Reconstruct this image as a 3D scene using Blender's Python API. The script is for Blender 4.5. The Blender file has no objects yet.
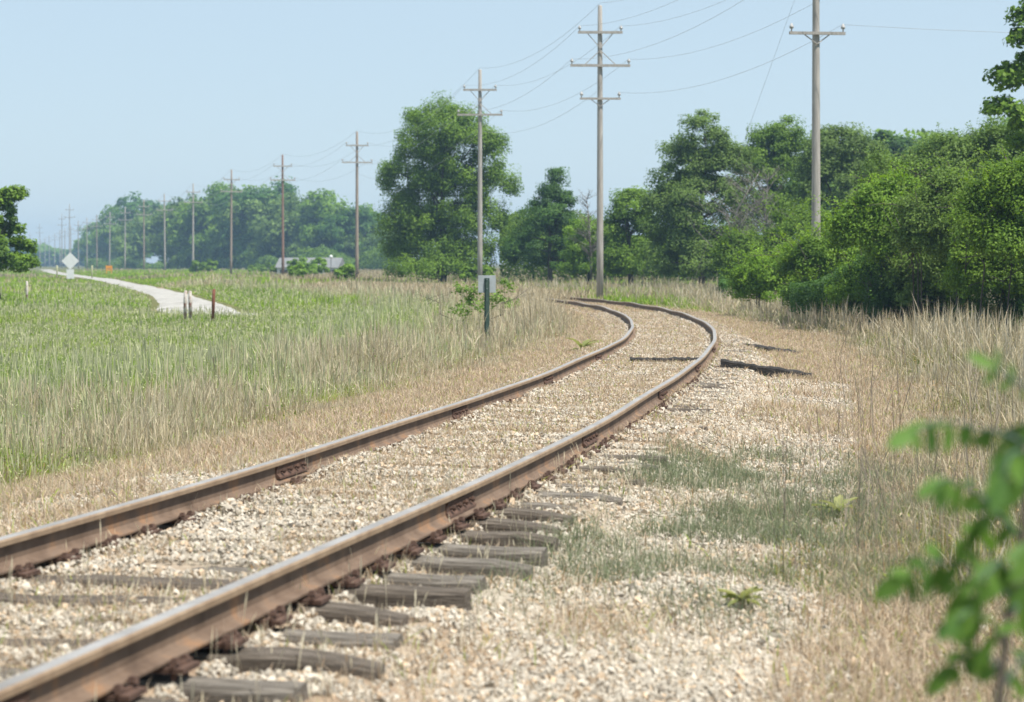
import bpy, bmesh, math, random
import numpy as np
from mathutils import Vector, Matrix
R = math.radians
sc = bpy.context.scene
C = sc.collection
rng = np.random.default_rng(7)
random.seed(7)
F = 2275.0; HY = 263.0; CZ = 1.40          # camera: focal length in pixels, horizon row, eye height (m)

def at(px, Y):                              # sideways metres for a picture column at distance Y
    return (px - 512.0) / F * Y
def zt(py, Y):
    return CZ - (py - HY) / F * Y

# ------------------------------------------------------------------ colour helpers
def lin(c):
    c = c / 255.0
    return c / 12.92 if c <= .04045 else ((c + .055) / 1.055) ** 2.4
def S(r, g, b): return np.array([lin(r), lin(g), lin(b)])

# ------------------------------------------------------------------ value noise
_lat = rng.random((256, 256))
def vnoise(x, y):
    x = np.asarray(x, float); y = np.asarray(y, float)
    xi = np.floor(x).astype(int); yi = np.floor(y).astype(int)
    fx = x - xi; fy = y - yi
    fx = fx * fx * (3 - 2 * fx); fy = fy * fy * (3 - 2 * fy)
    a = _lat[xi & 255, yi & 255]; b = _lat[(xi + 1) & 255, yi & 255]
    c = _lat[xi & 255, (yi + 1) & 255]; d = _lat[(xi + 1) & 255, (yi + 1) & 255]
    return (a * (1 - fx) + b * fx) * (1 - fy) + (c * (1 - fx) + d * fx) * fy
def fbm(x, y, s, o=3):
    v = 0; a = .5; t = 0
    for i in range(o):
        v = v + a * vnoise(x / s + 17.3 * i, y / s + 5.1 * i); t += a; a *= .55; s *= .5
    return v / t
def sst(a, b, x):
    t = np.clip((np.asarray(x, float) - a) / (b - a), 0, 1)
    return t * t * (3 - 2 * t)

# ------------------------------------------------------------------ track centre line
_T = np.array([(-60, .235), (0, .235), (8, .217), (11, .2), (15, .183), (20, .16), (26, .14), (32, .122), (37, .098), (43, .063), (50, .028),
               (57, -.003), (65, -.045), (72, -.09), (79, -.15), (90, -.24), (105, -.36), (125, -.50)])
_Yg = np.arange(-60, 125.01, .1)
_Sg = np.interp(_Yg, _T[:, 0], _T[:, 1])
_Xr = np.concatenate([[0], np.cumsum((_Sg[1:] + _Sg[:-1]) / 2 * .1)])
_Xr += -1.475 - np.interp(6.67, _Yg, _Xr)
_Xc = _Xr - .755 * np.sqrt(1 + _Sg ** 2)
def xc(Y): return np.interp(Y, _Yg, _Xc)
def slope(Y): return np.interp(Y, _Yg, _Sg)
_arc = np.concatenate([[0], np.cumsum(np.hypot(.1, np.diff(_Xc)))])
_arc -= np.interp(0, _Yg, _arc)
def on_track(s):                            # point, heading at arc length s
    Y = np.interp(s, _arc, _Yg); X = xc(Y); m = slope(Y)
    return X, Y, math.atan(m)

# gravel road centre line (X, Y, half width)
ROAD = [(-98.5, 480, 1.5), (-59.6, 300, 1.2), (-36.0, 199, 1.0), (-25.9, 152, .95), (-18.7, 118, 1.0), (-15.3, 103, 1.1), (-12.6, 89, 1.4), (-11.2, 81, 1.6), (-10.1, 77, 1.2), (-9.2, 76, .7), (-8.5, 76, .3)]
def road_samples():
    P = [Vector((a, b, w)) for a, b, w in ROAD]; out = []
    for i in range(len(P) - 1):
        p0 = P[max(i - 1, 0)]; p1 = P[i]; p2 = P[i + 1]; p3 = P[min(i + 2, len(P) - 1)]
        for k in range(12):
            t = k / 12
            out.append(.5 * ((2 * p1) + (p2 - p0) * t + (2 * p0 - 5 * p1 + 4 * p2 - p3) * t * t + (3 * p1 - p0 - 3 * p2 + p3) * t ** 3))
    out.append(P[-1]); return np.array([tuple(v) for v in out])
RS = road_samples()
def road_dist(X, Y):                        # distance outside the road edge (negative: on it)
    X = np.asarray(X, float).ravel(); Y = np.asarray(Y, float).ravel()
    d = np.full(X.shape, 1e9)
    for a, b in zip(RS[:-1], RS[1:]):
        vx, vy = b[0] - a[0], b[1] - a[1]; L = vx * vx + vy * vy + 1e-9
        t = np.clip(((X - a[0]) * vx + (Y - a[1]) * vy) / L, 0, 1)
        q = np.hypot(X - a[0] - t * vx, Y - a[1] - t * vy) - (a[2] + t * (b[2] - a[2]))
        d = np.minimum(d, q)
    return d

def ground(X, Y):
    X = np.asarray(X, float); Y = np.asarray(Y, float)
    u = (X - xc(Y)) / np.sqrt(1 + slope(Y) ** 2)
    far = sst(60, 125, Y)
    n = (fbm(X, Y, 1.1, 3) - .5)
    nb = (fbm(X + 40, Y, 9.0, 2) - .5)
    bed = -.032 + .020 * sst(11.5, 14, Y) + .028 * sst(13, 20, Y) + n * .085 - (.055 * sst(6.4, 7.4, Y) * sst(22, 13.0, Y) + .060 * sst(19, 23, Y) * sst(46, 40, Y)) * sst(.84, .94, u)
    right = -.03 + .02 * sst(15, 22, Y) - (.05 * sst(6.4, 7.4, Y) * sst(22, 13.0, Y) + .03 * sst(20, 24, Y) * sst(44, 38, Y)) * sst(1.9, 1.4, u) - .13 * sst(1.28, 1.7, u) - .10 * sst(1.5, 3.2, u) - .12 * sst(3, 6, u) - .1 * sst(6, 12, u)
    left = -.03 - .05 * sst(1.3, 1.7, -u) - .26 * sst(1.7, 4.0, -u) - .06 * sst(4, 9, -u)
    z = np.where(u > 1.28, right + n * .07, np.where(u < -1.3, left + n * .06, bed))
    lvl = np.where(np.abs(u) < 3, 0, .0)
    zf = 0.0 + nb * .12
    w = far * sst(1.9, 6, np.abs(u)) + 0 * lvl
    w = np.where(Y > 118, 1.0, w)
    z = z * (1 - w) + zf * w
    z = z + nb * .1 * sst(4, 12, np.abs(u)) * (1 - far)
    return z

# ------------------------------------------------------------------ materials
def newmat(name):
    m = bpy.data.materials.new(name); m.use_nodes = True
    nt = m.node_tree; b = nt.nodes['Principled BSDF']
    return m, nt, b
def N(nt, t, **k):
    n = nt.nodes.new(t)
    for a, v in k.items(): setattr(n, a, v)
    return n
def noise(nt, scale, detail=4, coord='Object', rough=.6, sx=None):
    tc = N(nt, 'ShaderNodeTexCoord'); n = N(nt, 'ShaderNodeTexNoise')
    n.inputs['Scale'].default_value = scale; n.inputs['Detail'].default_value = detail; n.inputs['Roughness'].default_value = rough
    if sx:
        mp = N(nt, 'ShaderNodeMapping'); mp.inputs['Scale'].default_value = sx
        nt.links.new(tc.outputs[coord], mp.inputs['Vector']); nt.links.new(mp.outputs['Vector'], n.inputs['Vector'])
    else: nt.links.new(tc.outputs[coord], n.inputs['Vector'])
    return n
def ramp(nt, src, stops):
    r = N(nt, 'ShaderNodeValToRGB'); e = r.color_ramp.elements
    while len(e) < len(stops): e.new(.5)
    for el, (p, c) in zip(e, stops): el.position = p; el.color = (*[q * .80 for q in c], 1)
    nt.links.new(src, r.inputs['Fac']); return r
def bump(nt, b, src, strength=.4, dist=.01):
    bm_ = N(nt, 'ShaderNodeBump'); bm_.inputs['Strength'].default_value = strength; bm_.inputs['Distance'].default_value = dist
    nt.links.new(src, bm_.inputs['Height']); nt.links.new(bm_.outputs['Normal'], b.inputs['Normal'])
def mat_noise(name, stops, scale=5, rough=.9, detail=5, sx=None, bstr=.4, bdist=.005, metal=0, spec=.3, coord='Object'):
    m, nt, b = newmat(name)
    n = noise(nt, scale, detail, coord, sx=sx); r = ramp(nt, n.outputs['Fac'], stops)
    nt.links.new(r.outputs['Color'], b.inputs['Base Color'])
    b.inputs['Roughness'].default_value = rough; b.inputs['Metallic'].default_value = metal
    b.inputs['Specular IOR Level'].default_value = spec
    if bstr: bump(nt, b, n.outputs['Fac'], bstr, bdist)
    return m
def mat_leaf(name, trans=.35, rough=.6, spec=.2):
    m, nt, b = newmat(name)
    a = N(nt, 'ShaderNodeAttribute'); a.attribute_name = 'Col'
    nt.links.new(a.outputs['Color'], b.inputs['Base Color'])
    b.inputs['Roughness'].default_value = rough; b.inputs['Specular IOR Level'].default_value = spec
    if trans:
        t = N(nt, 'ShaderNodeBsdfTranslucent'); mx = N(nt, 'ShaderNodeMixShader'); mx.inputs[0].default_value = trans
        hs = N(nt, 'ShaderNodeHueSaturation'); hs.inputs['Value'].default_value = 1.3; hs.inputs['Saturation'].default_value = 1.1; hs.inputs['Hue'].default_value = .49
        nt.links.new(a.outputs['Color'], hs.inputs['Color']); nt.links.new(hs.outputs['Color'], t.inputs['Color'])
        nt.links.new(b.outputs[0], mx.inputs[1]); nt.links.new(t.outputs[0], mx.inputs[2])
        nt.links.new(mx.outputs[0], nt.nodes['Material Output'].inputs['Surface'])
    return m
M_leaf = mat_leaf('leaf', .40, .55, .22)
M_grass = mat_leaf('grass_blade', .25, .75, .12)
M_stone = mat_leaf('ballast_stone', 0, .92, .15)
M_bark = mat_noise('bark', [(.3, (.06, .05, .04)), (.7, (.17, .145, .12))], 9, sx=(1, 1, .2), bstr=.8, bdist=.02)
M_greybark = mat_noise('grey_bark', [(.3, (.17, .15, .13)), (.7, (.32, .29, .26))], 9, sx=(1, 1, .2))
M_rust = mat_noise('rail_rust', [(.22, (.070, .042, .026)), (.42, (.150, .097, .064)), (.55, (.195, .132, .090)), (.66, (.28, .155, .08)), (.8, (.30, .225, .165))], 4.5, .8, 8, spec=.4, bstr=.25, bdist=.004)
M_rustd = mat_noise('dark_rust', [(.3, (.055, .032, .023)), (.7, (.15, .085, .06))], 18, .85, 6, bstr=.5)
M_head = mat_noise('rail_head', [(.3, (.27, .25, .23)), (.7, (.45, .43, .41))], 3, .55, 6, sx=(1, 1, 1), metal=.2, spec=.4, bstr=.1)
M_headside = mat_noise('rail_head_side', [(.3, (.26, .175, .11)), (.7, (.40, .29, .19))], 8, .6, 6, metal=.1, bstr=.15)
M_tie = mat_noise('tie_timber', [(.25, (.060, .050, .041)), (.5, (.17, .148, .122)), (.75, (.34, .305, .26))], 5, 1.0, 8, sx=(1.2, 14, 14), bstr=.9, bdist=.015)
M_tieb = mat_noise('tie_timber_brown', [(.25, (.042, .034, .027)), (.5, (.12, .098, .077)), (.75, (.25, .21, .17))], 5, 1.0, 8, sx=(1.2, 14, 14), bstr=.9, bdist=.015)
M_strip = mat_noise('dark_strip_surface', [(.3, (.014, .013, .012)), (.55, (.045, .04, .036)), (.8, (.14, .125, .11))], 9, .9, 6, sx=(1, 6, 6), bstr=.9, bdist=.02)
M_poleg = mat_noise('pole_grey_wood', [(.3, (.31, .285, .255)), (.7, (.52, .485, .44))], 3, .9, 6, sx=(6, 6, .5), bstr=.5)
M_poleb = mat_noise('pole_brown_wood', [(.3, (.25, .20, .16)), (.7, (.42, .345, .285))], 3, .9, 6, sx=(6, 6, .5), bstr=.5)
M_poler = mat_noise('pole_reddish_wood', [(.3, (.20, .12, .09)), (.7, (.34, .22, .17))], 3, .9, 6, sx=(6, 6, .5), bstr=.5)
M_cer = mat_noise('insulator_ceramic', [(.3, (.33, .31, .29)), (.7, (.55, .54, .52))], 20, .25, 2, bstr=0, spec=.6)
M_wire = mat_noise('wire_metal', [(.3, (.45, .48, .51)), (.7, (.56, .59, .62))], 2, .6, 2, bstr=0, metal=.1)
M_alum = mat_noise('sign_back_aluminium', [(.3, (.43, .47, .48)), (.7, (.55, .59, .60))], 6, .5, 4, metal=.3, bstr=.05)
M_white = mat_noise('white_paint', [(.3, (.70, .73, .72)), (.7, (.82, .84, .83))], 3, .55, 4, bstr=.05)
M_gpost = mat_noise('green_steel_post', [(.3, (.045, .085, .065)), (.7, (.09, .14, .115))], 12, .6, 5, metal=.2, bstr=.2)
M_roof = mat_noise('grey_roof', [(.3, (.17, .175, .175)), (.7, (.25, .255, .255))], 2, .7, 5, bstr=.1)
M_orange = mat_noise('orange_paint', [(.3, (.75, .28, .02)), (.7, (.85, .38, .04))], 5, .6, 3, bstr=0)
M_yel = mat_noise('pale_yellow_paint', [(.3, (.50, .50, .28)), (.7, (.58, .58, .36))], 5, .6, 3, bstr=0)
M_black = mat_noise('black_rubber', [(.3, (.02, .02, .02)), (.7, (.04, .04, .04))], 5, .8, 3, bstr=0)
M_glass = mat_noise('window_glass', [(.3, (.04, .05, .06)), (.7, (.07, .08, .09))], 1, .1, 1, bstr=0, spec=.8)
M_wpost = mat_noise('weathered_white_post', [(.35, (.30, .12, .08)), (.5, (.62, .56, .50)), (.8, (.76, .73, .68))], 8, .85, 5, bstr=.3)
M_rpost = mat_noise('rusty_post', [(.3, (.17, .06, .035)), (.7, (.32, .13, .08))], 9, .85, 5, bstr=.3)

# ------------------------------------------------------------------ object helpers
def tag(o, label=None, cat=None, group=None, kind=None):
    if label: o['label'] = label
    if cat: o['category'] = cat
    if group: o['group'] = group
    if kind: o['kind'] = kind
    return o
def empty(name, loc=(0, 0, 0), rz=0):
    o = bpy.data.objects.new(name, None); C.objects.link(o); o.location = loc; o.rotation_euler = (0, 0, rz); o.empty_display_size = .1
    return o
def link(name, me, mats, parent=None):
    if not isinstance(mats, (list, tuple)): mats = [mats]
    for m in mats:
        if m.name not in me.materials: me.materials.append(m)
    o = bpy.data.objects.new(name, me); C.objects.link(o)
    if parent: o.parent = parent
    return o
def npmesh(name, V, faces_idx, sizes, col=None, smooth=False, matidx=None):
    """V (n,3); faces_idx flat loop indices; sizes per face; col per vertex"""
    me = bpy.data.meshes.new(name)
    V = np.ascontiguousarray(V, np.float32); L = np.ascontiguousarray(faces_idx, np.int32); sizes = np.ascontiguousarray(sizes, np.int32)
    me.vertices.add(len(V)); me.vertices.foreach_set('co', V.ravel())
    me.loops.add(len(L)); me.loops.foreach_set('vertex_index', L)
    me.polygons.add(len(sizes)); st = np.concatenate([[0], np.cumsum(sizes)[:-1]]).astype(np.int32)
    me.polygons.foreach_set('loop_start', st)
    me.polygons.foreach_set('use_smooth', np.full(len(sizes), smooth))
    if matidx is not None: me.polygons.foreach_set('material_index', np.ascontiguousarray(matidx, np.int32))
    me.update(calc_edges=True)
    if col is not None:
        a = me.color_attributes.new('Col', 'FLOAT_COLOR', 'POINT')
        c = np.ones((len(V), 4), np.float32); c[:, :3] = col; a.data.foreach_set('color', c.ravel())
    return me
class MB:
    """collects boxes and tubes into one mesh"""
    def __init__(s): s.v = []; s.f = []; s.n = 0
    def add(s, V, Fs):
        s.v.append(np.array(V, float)); s.f += [[i + s.n for i in f] for f in Fs]; s.n += len(V); return s
    def box(s, c, d, rot=None):
        x, y, z = [q / 2 for q in d]
        V = np.array([(i * x, j * y, k * z) for i in (-1, 1) for j in (-1, 1) for k in (-1, 1)], float)
        if rot is not None: V = V @ np.array(rot.to_3x3()).T
        V += np.array(c)
        return s.add(V, [(0, 1, 3, 2), (4, 6, 7, 5), (0, 4, 5, 1), (2, 3, 7, 6), (0, 2, 6, 4), (1, 5, 7, 3)])
    def bar(s, a, b, w, h):
        a = Vector(a); b = Vector(b); d = b - a
        q = d.to_track_quat('X', 'Z')
        return s.box((a + b) / 2, (d.length, w, h), q.to_matrix())
    def tube(s, pts, rad, seg=8, cap=True):
        pts = [Vector(p) for p in pts]; n = len(pts); V = []; Fs = []
        for i, p in enumerate(pts):
            d = (pts[min(i + 1, n - 1)] - pts[max(i - 1, 0)]).normalized()
            q = d.to_track_quat('Z', 'Y'); r = rad[i] if hasattr(rad, '__len__') else rad
            for k in range(seg):
                t = 2 * math.pi * k / seg
                V.append(p + q @ Vector((r * math.cos(t), r * math.sin(t), 0)))
        for i in range(n - 1):
            for k in range(seg):
                a = i * seg + k; b = i * seg + (k + 1) % seg
                Fs.append((a, b, b + seg, a + seg))
        if cap: Fs.append(tuple(range(seg - 1, -1, -1))); Fs.append(tuple(range((n - 1) * seg, n * seg)))
        return s.add([tuple(v) for v in V], Fs)
    def mesh(s, name, smooth=False):
        me = bpy.data.meshes.new(name); V = np.concatenate(s.v)
        me.from_pydata(V.tolist(), [], s.f); me.update()
        if smooth:
            for p in me.polygons: p.use_smooth = True
        return me
    def build(s, name, mat, parent=None, smooth=False):
        return link(name, s.mesh(name, smooth), mat, parent)
def bevel(o, w=.01, seg=2):
    bm = bmesh.new(); bm.from_mesh(o.data)
    bmesh.ops.bevel(bm, geom=list(bm.edges), offset=w, segments=seg, affect='EDGES', profile=.6)
    bm.to_mesh(o.data); bm.free(); return o
def kids(o): return [c for c in bpy.data.objects if c.parent == o]

# ------------------------------------------------------------------ world, sun, camera
SUN_EL = R(63); SUN_DIR = Vector((.80, -.60, 0)).normalized()
sunv = Vector((SUN_DIR.x * math.cos(SUN_EL), SUN_DIR.y * math.cos(SUN_EL), math.sin(SUN_EL)))
w = bpy.data.worlds.new('World'); sc.world = w; w.use_nodes = True
nt = w.node_tree; bg = nt.nodes['Background']
sky = nt.nodes.new('ShaderNodeTexSky'); sky.sky_type = 'NISHITA'; sky.sun_disc = False
sky.sun_elevation = SUN_EL; sky.sun_rotation = math.atan2(sunv.x, sunv.y)
sky.air_density = 1.0; sky.dust_density = .35; sky.ozone_density = 1.3; sky.altitude = 100
smx = nt.nodes.new('ShaderNodeMixRGB'); smx.inputs[0].default_value = .72; smx.inputs[2].default_value = (4.75, 5.95, 6.95, 1)      # thin even summer haze veil over the blue
nt.links.new(sky.outputs[0], smx.inputs[1]); nt.links.new(smx.outputs[0], bg.inputs[0]); bg.inputs[1].default_value = .086
sl = bpy.data.lights.new('sun', 'SUN'); sl.energy = 5.0; sl.angle = R(.53); sl.color = (1, .955, .88)
so = bpy.data.objects.new('sun', sl); C.objects.link(so); so.location = (40, -40, 80)
so.rotation_euler = (-sunv).to_track_quat('-Z', 'Y').to_euler()
cam = bpy.data.cameras.new('camera'); co = bpy.data.objects.new('camera', cam); C.objects.link(co); sc.camera = co
cam.sensor_width = 36; cam.lens = F * 36 / 1024; cam.shift_y = -(351 - HY) / 1024
co.location = (0, 0, CZ); co.rotation_euler = (R(90), 0, 0)
cam.clip_start = .1; cam.clip_end = 20000
cam.dof.use_dof = True; cam.dof.focus_distance = 24; cam.dof.aperture_fstop = 3.6; cam.dof.aperture_blades = 7
sc.view_settings.view_transform = 'Standard'; sc.view_settings.look = 'None'; sc.view_settings.gamma = 1; sc.view_settings.exposure = .60
sc.view_settings.use_curve_mapping = False
sc.render.engine = 'CYCLES'
cy = sc.cycles; cy.use_denoising = True; cy.max_bounces = 6; cy.diffuse_bounces = 3; cy.glossy_bounces = 2; cy.transmission_bounces = 4; cy.transparent_max_bounces = 4; cy.volume_bounces = 0
cy.sample_clamp_indirect = 4
try: cy.denoiser = 'OPENIMAGEDENOISE'; cy.denoising_input_passes = 'RGB_ALBEDO_NORMAL'
except Exception: pass

# ------------------------------------------------------------------ ground sheet
ys = np.concatenate([np.linspace(-40, 3, 44), np.arange(3.15, 30, .16), np.geomspace(30, 130, 150), np.geomspace(132, 6000, 60)])
us = np.concatenate([-np.geomspace(5000, 9.3, 46), np.arange(-9, -3, .35), np.arange(-3, 5.01, .14), np.arange(5.35, 9.3, .35), np.geomspace(9.6, 5000, 46)])
Yg, Ug = np.meshgrid(ys, us, indexing='ij')
Xg = xc(Yg) + Ug * np.sqrt(1 + slope(Yg) ** 2)
Zg = ground(Xg, Yg)
rdg = road_dist(Xg, Yg).reshape(Xg.shape)
V = np.stack([Xg, Yg, Zg], -1).reshape(-1, 3)
ny, nx = Yg.shape
ii = (np.arange(ny - 1)[:, None] * nx + np.arange(nx - 1)[None]).ravel()
quads = np.stack([ii, ii + 1, ii + nx + 1, ii + nx], -1)
# material weights stored as real ground-cover maps: red = crushed stone, green = dry straw litter
bal = sst(3.4, 2.4, np.abs(Ug + .0) + (fbm(Xg, Yg, 1.3) - .5) * 1.6) * (Yg < 118)
bal = np.where(Ug > 0, sst(4.2, 2.9, Ug + (fbm(Xg, Yg, 1.3) - .5) * 1.8) * (Yg < 118), bal)
straw = sst(.42, .62, fbm(Xg + 9, Yg, 1.7)) * .8 * (np.abs(Ug) < 6)
cw = np.stack([bal, straw, np.zeros_like(bal)], -1).reshape(-1, 3)
me = npmesh('ground', V, quads.ravel(), np.full(len(quads), 4), cw, True)
m, nt, b = newmat('ground_cover')
at_ = N(nt, 'ShaderNodeAttribute'); at_.attribute_name = 'Col'
sp = N(nt, 'ShaderNodeSeparateColor'); nt.links.new(at_.outputs['Color'], sp.inputs[0])
n1 = noise(nt, 28, 6); g1 = ramp(nt, n1.outputs['Fac'], [(.3, (.30, .25, .19)), (.5, (.45, .385, .30)), (.7, (.58, .52, .43))])
n2 = noise(nt, .35, 6); g2 = ramp(nt, n2.outputs['Fac'], [(.3, (.10, .115, .035)), (.5, (.15, .15, .055)), (.7, (.21, .18, .09))])
n3 = noise(nt, 14, 5); g3 = ramp(nt, n3.outputs['Fac'], [(.3, (.25, .16, .10)), (.7, (.46, .34, .23))])
mx1 = N(nt, 'ShaderNodeMixRGB'); nt.links.new(sp.outputs[0], mx1.inputs[0]); nt.links.new(g2.outputs[0], mx1.inputs[1]); nt.links.new(g1.outputs[0], mx1.inputs[2])
mx2 = N(nt, 'ShaderNodeMixRGB'); nt.links.new(sp.outputs[1], mx2.inputs[0]); nt.links.new(mx1.outputs[0], mx2.inputs[1]); nt.links.new(g3.outputs[0], mx2.inputs[2])
nt.links.new(mx2.outputs[0], b.inputs['Base Color']); b.inputs['Roughness'].default_value = .95; b.inputs['Specular IOR Level'].default_value = .1
bump(nt, b, n1.outputs['Fac'], .8, .02)
tag(link('ground', me, m), kind='structure')

# gravel road
rv = []; rq = []
prof = [-1.0, -.62, -.35, 0, .35, .62, 1.0]
for i, (x, y, hw) in enumerate(RS):
    j = min(i + 1, len(RS) - 1); k = max(i - 1, 0)
    d = Vector((RS[j][0] - RS[k][0], RS[j][1] - RS[k][1])).normalized(); nn = Vector((-d.y, d.x))
    for t in prof:
        jt = t * hw * (1 + .1 * (random.random() - .5) * (abs(t) == 1))
        X, Y = x + nn.x * jt, y + nn.y * jt
        rv.append((X, Y, float(ground(X, Y)) + (.05 if abs(t) < 1 else -.03)))
for i in range(len(RS) - 1):
    for k in range(6):
        a = i * 7 + k; rq += [a, a + 1, a + 8, a + 7]
me = npmesh('gravel_road', np.array(rv), rq, np.full(len(rq) // 4, 4), None, True)
M_road = mat_noise('road_gravel', [(.3, (.27, .255, .225)), (.5, (.41, .39, .355)), (.7, (.54, .52, .48))], 1.6, .95, 8, bstr=.5, bdist=.03)
tag(link('gravel_road', me, M_road), kind='structure')

# ------------------------------------------------------------------ rails
PROF = [(-.070, 0), (.070, 0), (.070, .011), (.022, .026), (.0095, .045), (.0085, .126), (.0365, .134), (.0375, .160), (.030, .170), (-.030, .170), (-.0375, .160), (-.0365, .134), (-.0085, .126), (-.0095, .045), (-.022, .026), (-.070, .011)]
PROF = [(p * .88, q * .84) for p, q in PROF]
RZ = .030
def rail(name, off, label):
    root = empty(name, (float(xc(20)) + off, 20, 0))
    ss = np.arange(-8, 118, .4); vs = []; fs = []; mi = []
    n = len(PROF)
    for s in ss:
        x, y, a = on_track(s)
        k = .006 * math.sin(s * 1.05 + off) + .004 * math.sin(s * .41 + 2 * off)      # worn line and level
        zz = .006 * math.sin(s * .53 + 3 * off)
        if s > 55: k += .03 * math.sin(s * .62) ; zz += .012 * math.sin(s * .9 + off)
        for (p, q) in PROF:
            vs.append((x + (off + k + p) * math.cos(a) - root.location.x, y - (off + k + p) * math.sin(a) - root.location.y, RZ + q + zz))
    for i in range(len(ss) - 1):
        for k in range(n):
            a0 = i * n + k; b0 = i * n + (k + 1) % n
            fs += [a0, b0, b0 + n, a0 + n]
            mi.append(1 if k in (8,) else 2 if k in (6, 7, 9, 10) else 0)
    me = npmesh('running_rail', np.array(vs), fs, np.full(len(mi), 4), None, False, mi)
    link('running_rail', me, [M_rust, M_head, M_headside], root)
    tag(root, label, 'rail', 'rails of the curving track')
    return root
rail_r = rail('rail', .755, 'rusty steel rail on the outside of the curve, beside the exposed tie ends')
rail_l = rail('rail', -.755, 'rusty steel rail on the inside of the curve, beside the tall grass verge')
def joint_bar(root, off, Y):
    s = float(np.interp(Y, _Yg, _arc)); x, y, a = on_track(s)
    mb = MB()
    for sd in (-1, 1):
        mb.box((0, 0, 0), (0, 0, 0)) if False else None
        V = [(sd * .010, -.33, .026), (sd * .042, -.33, .024), (sd * .040, -.33, .036), (sd * .020, -.33, .055), (sd * .022, -.33, .085), (sd * .029, -.33, .103), (sd * .010, -.33, .107)]
        W = [(p, .33, q) for p, _, q in V]; n = len(V)
        Fs = [(k, (k + 1) % n, (k + 1) % n + n, k + n) for k in range(n)] + [tuple(range(n)), tuple(range(2 * n - 1, n - 1, -1))]
        mb.add(V + W, Fs)
    o = mb.build('joint_bar', M_rustd, root)
    o.location = (x + off * math.cos(a) - root.location.x, y - off * math.sin(a) - root.location.y, RZ); o.rotation_euler = (0, 0, -a)
    for yy in (-.24, -.08, .08, .24):
        MB().tube([(-.05, yy, .07), (.036, yy, .07), (.0365, yy, .07), (.046, yy, .07), (.0465, yy, .07), (.052, yy, .07)], [.010, .010, .018, .018, .010, .010], 6).build('bolt', M_rustd, o)
for Y in (6.6, 12.45, 17.1, 22.8, 28.6, 34.5): joint_bar(rail_r, .755, Y)
for Y in (4.5, 14.35, 19.8, 25.5, 31.5): joint_bar(rail_l, -.755, Y)

# ------------------------------------------------------------------ ties
def tie_mesh(seed, L):
    r = np.random.default_rng(seed); mb = MB(); nseg = 14
    V = []; Fs = []
    for i in range(nseg + 1):
        x = -L / 2 + L * i / nseg; e = 0 if 0 < i < nseg else .015
        hw = .100 + r.uniform(-.010, .008) - e * r.uniform(0, 2.5) - (.012 if i > nseg - 3 else 0) * r.uniform(0, 1); top = r.uniform(-.014, .004) - e * r.uniform(0, 2.2)
        V += [(x + e * r.uniform(-1, 1), -hw, -.17), (x, -hw, top - .016), (x, -hw + .018, top + r.uniform(-.003, .003)), (x, -.02, top - r.uniform(.002, .012)), (x, .03, top + r.uniform(-.004, .003)), (x, hw - .018, top), (x, hw, top - .016), (x + e * r.uniform(-1, 1), hw, -.17)]
    for i in range(nseg):
        for k in range(8):
            a = i * 8 + k; b_ = i * 8 + (k + 1) % 8; Fs.append((a, a + 8, b_ + 8, b_))
    Fs.append(tuple(range(8))); Fs.append(tuple(range(8 * nseg + 7, 8 * nseg - 1, -1)))
    return mb.add(V, Fs).mesh('tie_body')
ties_me = []
for i in range(7):
    q = tie_mesh(i, 2.56 + .04 * (i % 3)); q.materials.append((M_tie, M_tieb)[i % 2]); ties_me.append(q)
pm = MB().box((0, 0, .011), (.25, .17, .018)); plate_me = pm.box((.088, 0, .026), (.014, .18, .012)).box((-.088, 0, .026), (.014, .18, .012)).mesh('tie_plate'); plate_me.materials.append(M_rustd)
sm = MB().box((0, 0, .02), (.016, .016, .06)); sm.add([(-.02, -.017, .048), (.016, -.017, .048), (.016, .017, .048), (-.02, .017, .048), (-.008, -.01, .068), (.010, -.01, .068), (.010, .01, .068), (-.008, .01, .068)],
       [(0, 3, 2, 1), (4, 5, 6, 7), (0, 1, 5, 4), (1, 2, 6, 5), (2, 3, 7, 6), (3, 0, 4, 7)])
spike_me = sm.mesh('spike'); spike_me.materials.append(M_rustd)
am = MB().box((0, 0, -.012), (.17, .025, .022)).box((.082, 0, .012), (.02, .03, .05)).box((-.082, 0, .012), (.02, .03, .05)); anchor_me = am.mesh('rail_anchor'); anchor_me.materials.append(M_rustd)
rt = random.Random(3)
s = 3.4; k = 0
ORD = ['first', 'second', 'third', 'fourth', 'fifth', 'sixth', 'seventh', 'eighth', 'ninth', 'tenth', 'eleventh', 'twelfth', 'thirteenth', 'fourteenth', 'fifteenth', 'sixteenth', 'seventeenth', 'eighteenth', 'nineteenth', 'twentieth', 'twenty-first', 'twenty-second', 'twenty-third', 'twenty-fourth', 'twenty-fifth', 'twenty-sixth', 'twenty-seventh', 'twenty-eighth']
tie_pos = []
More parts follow.
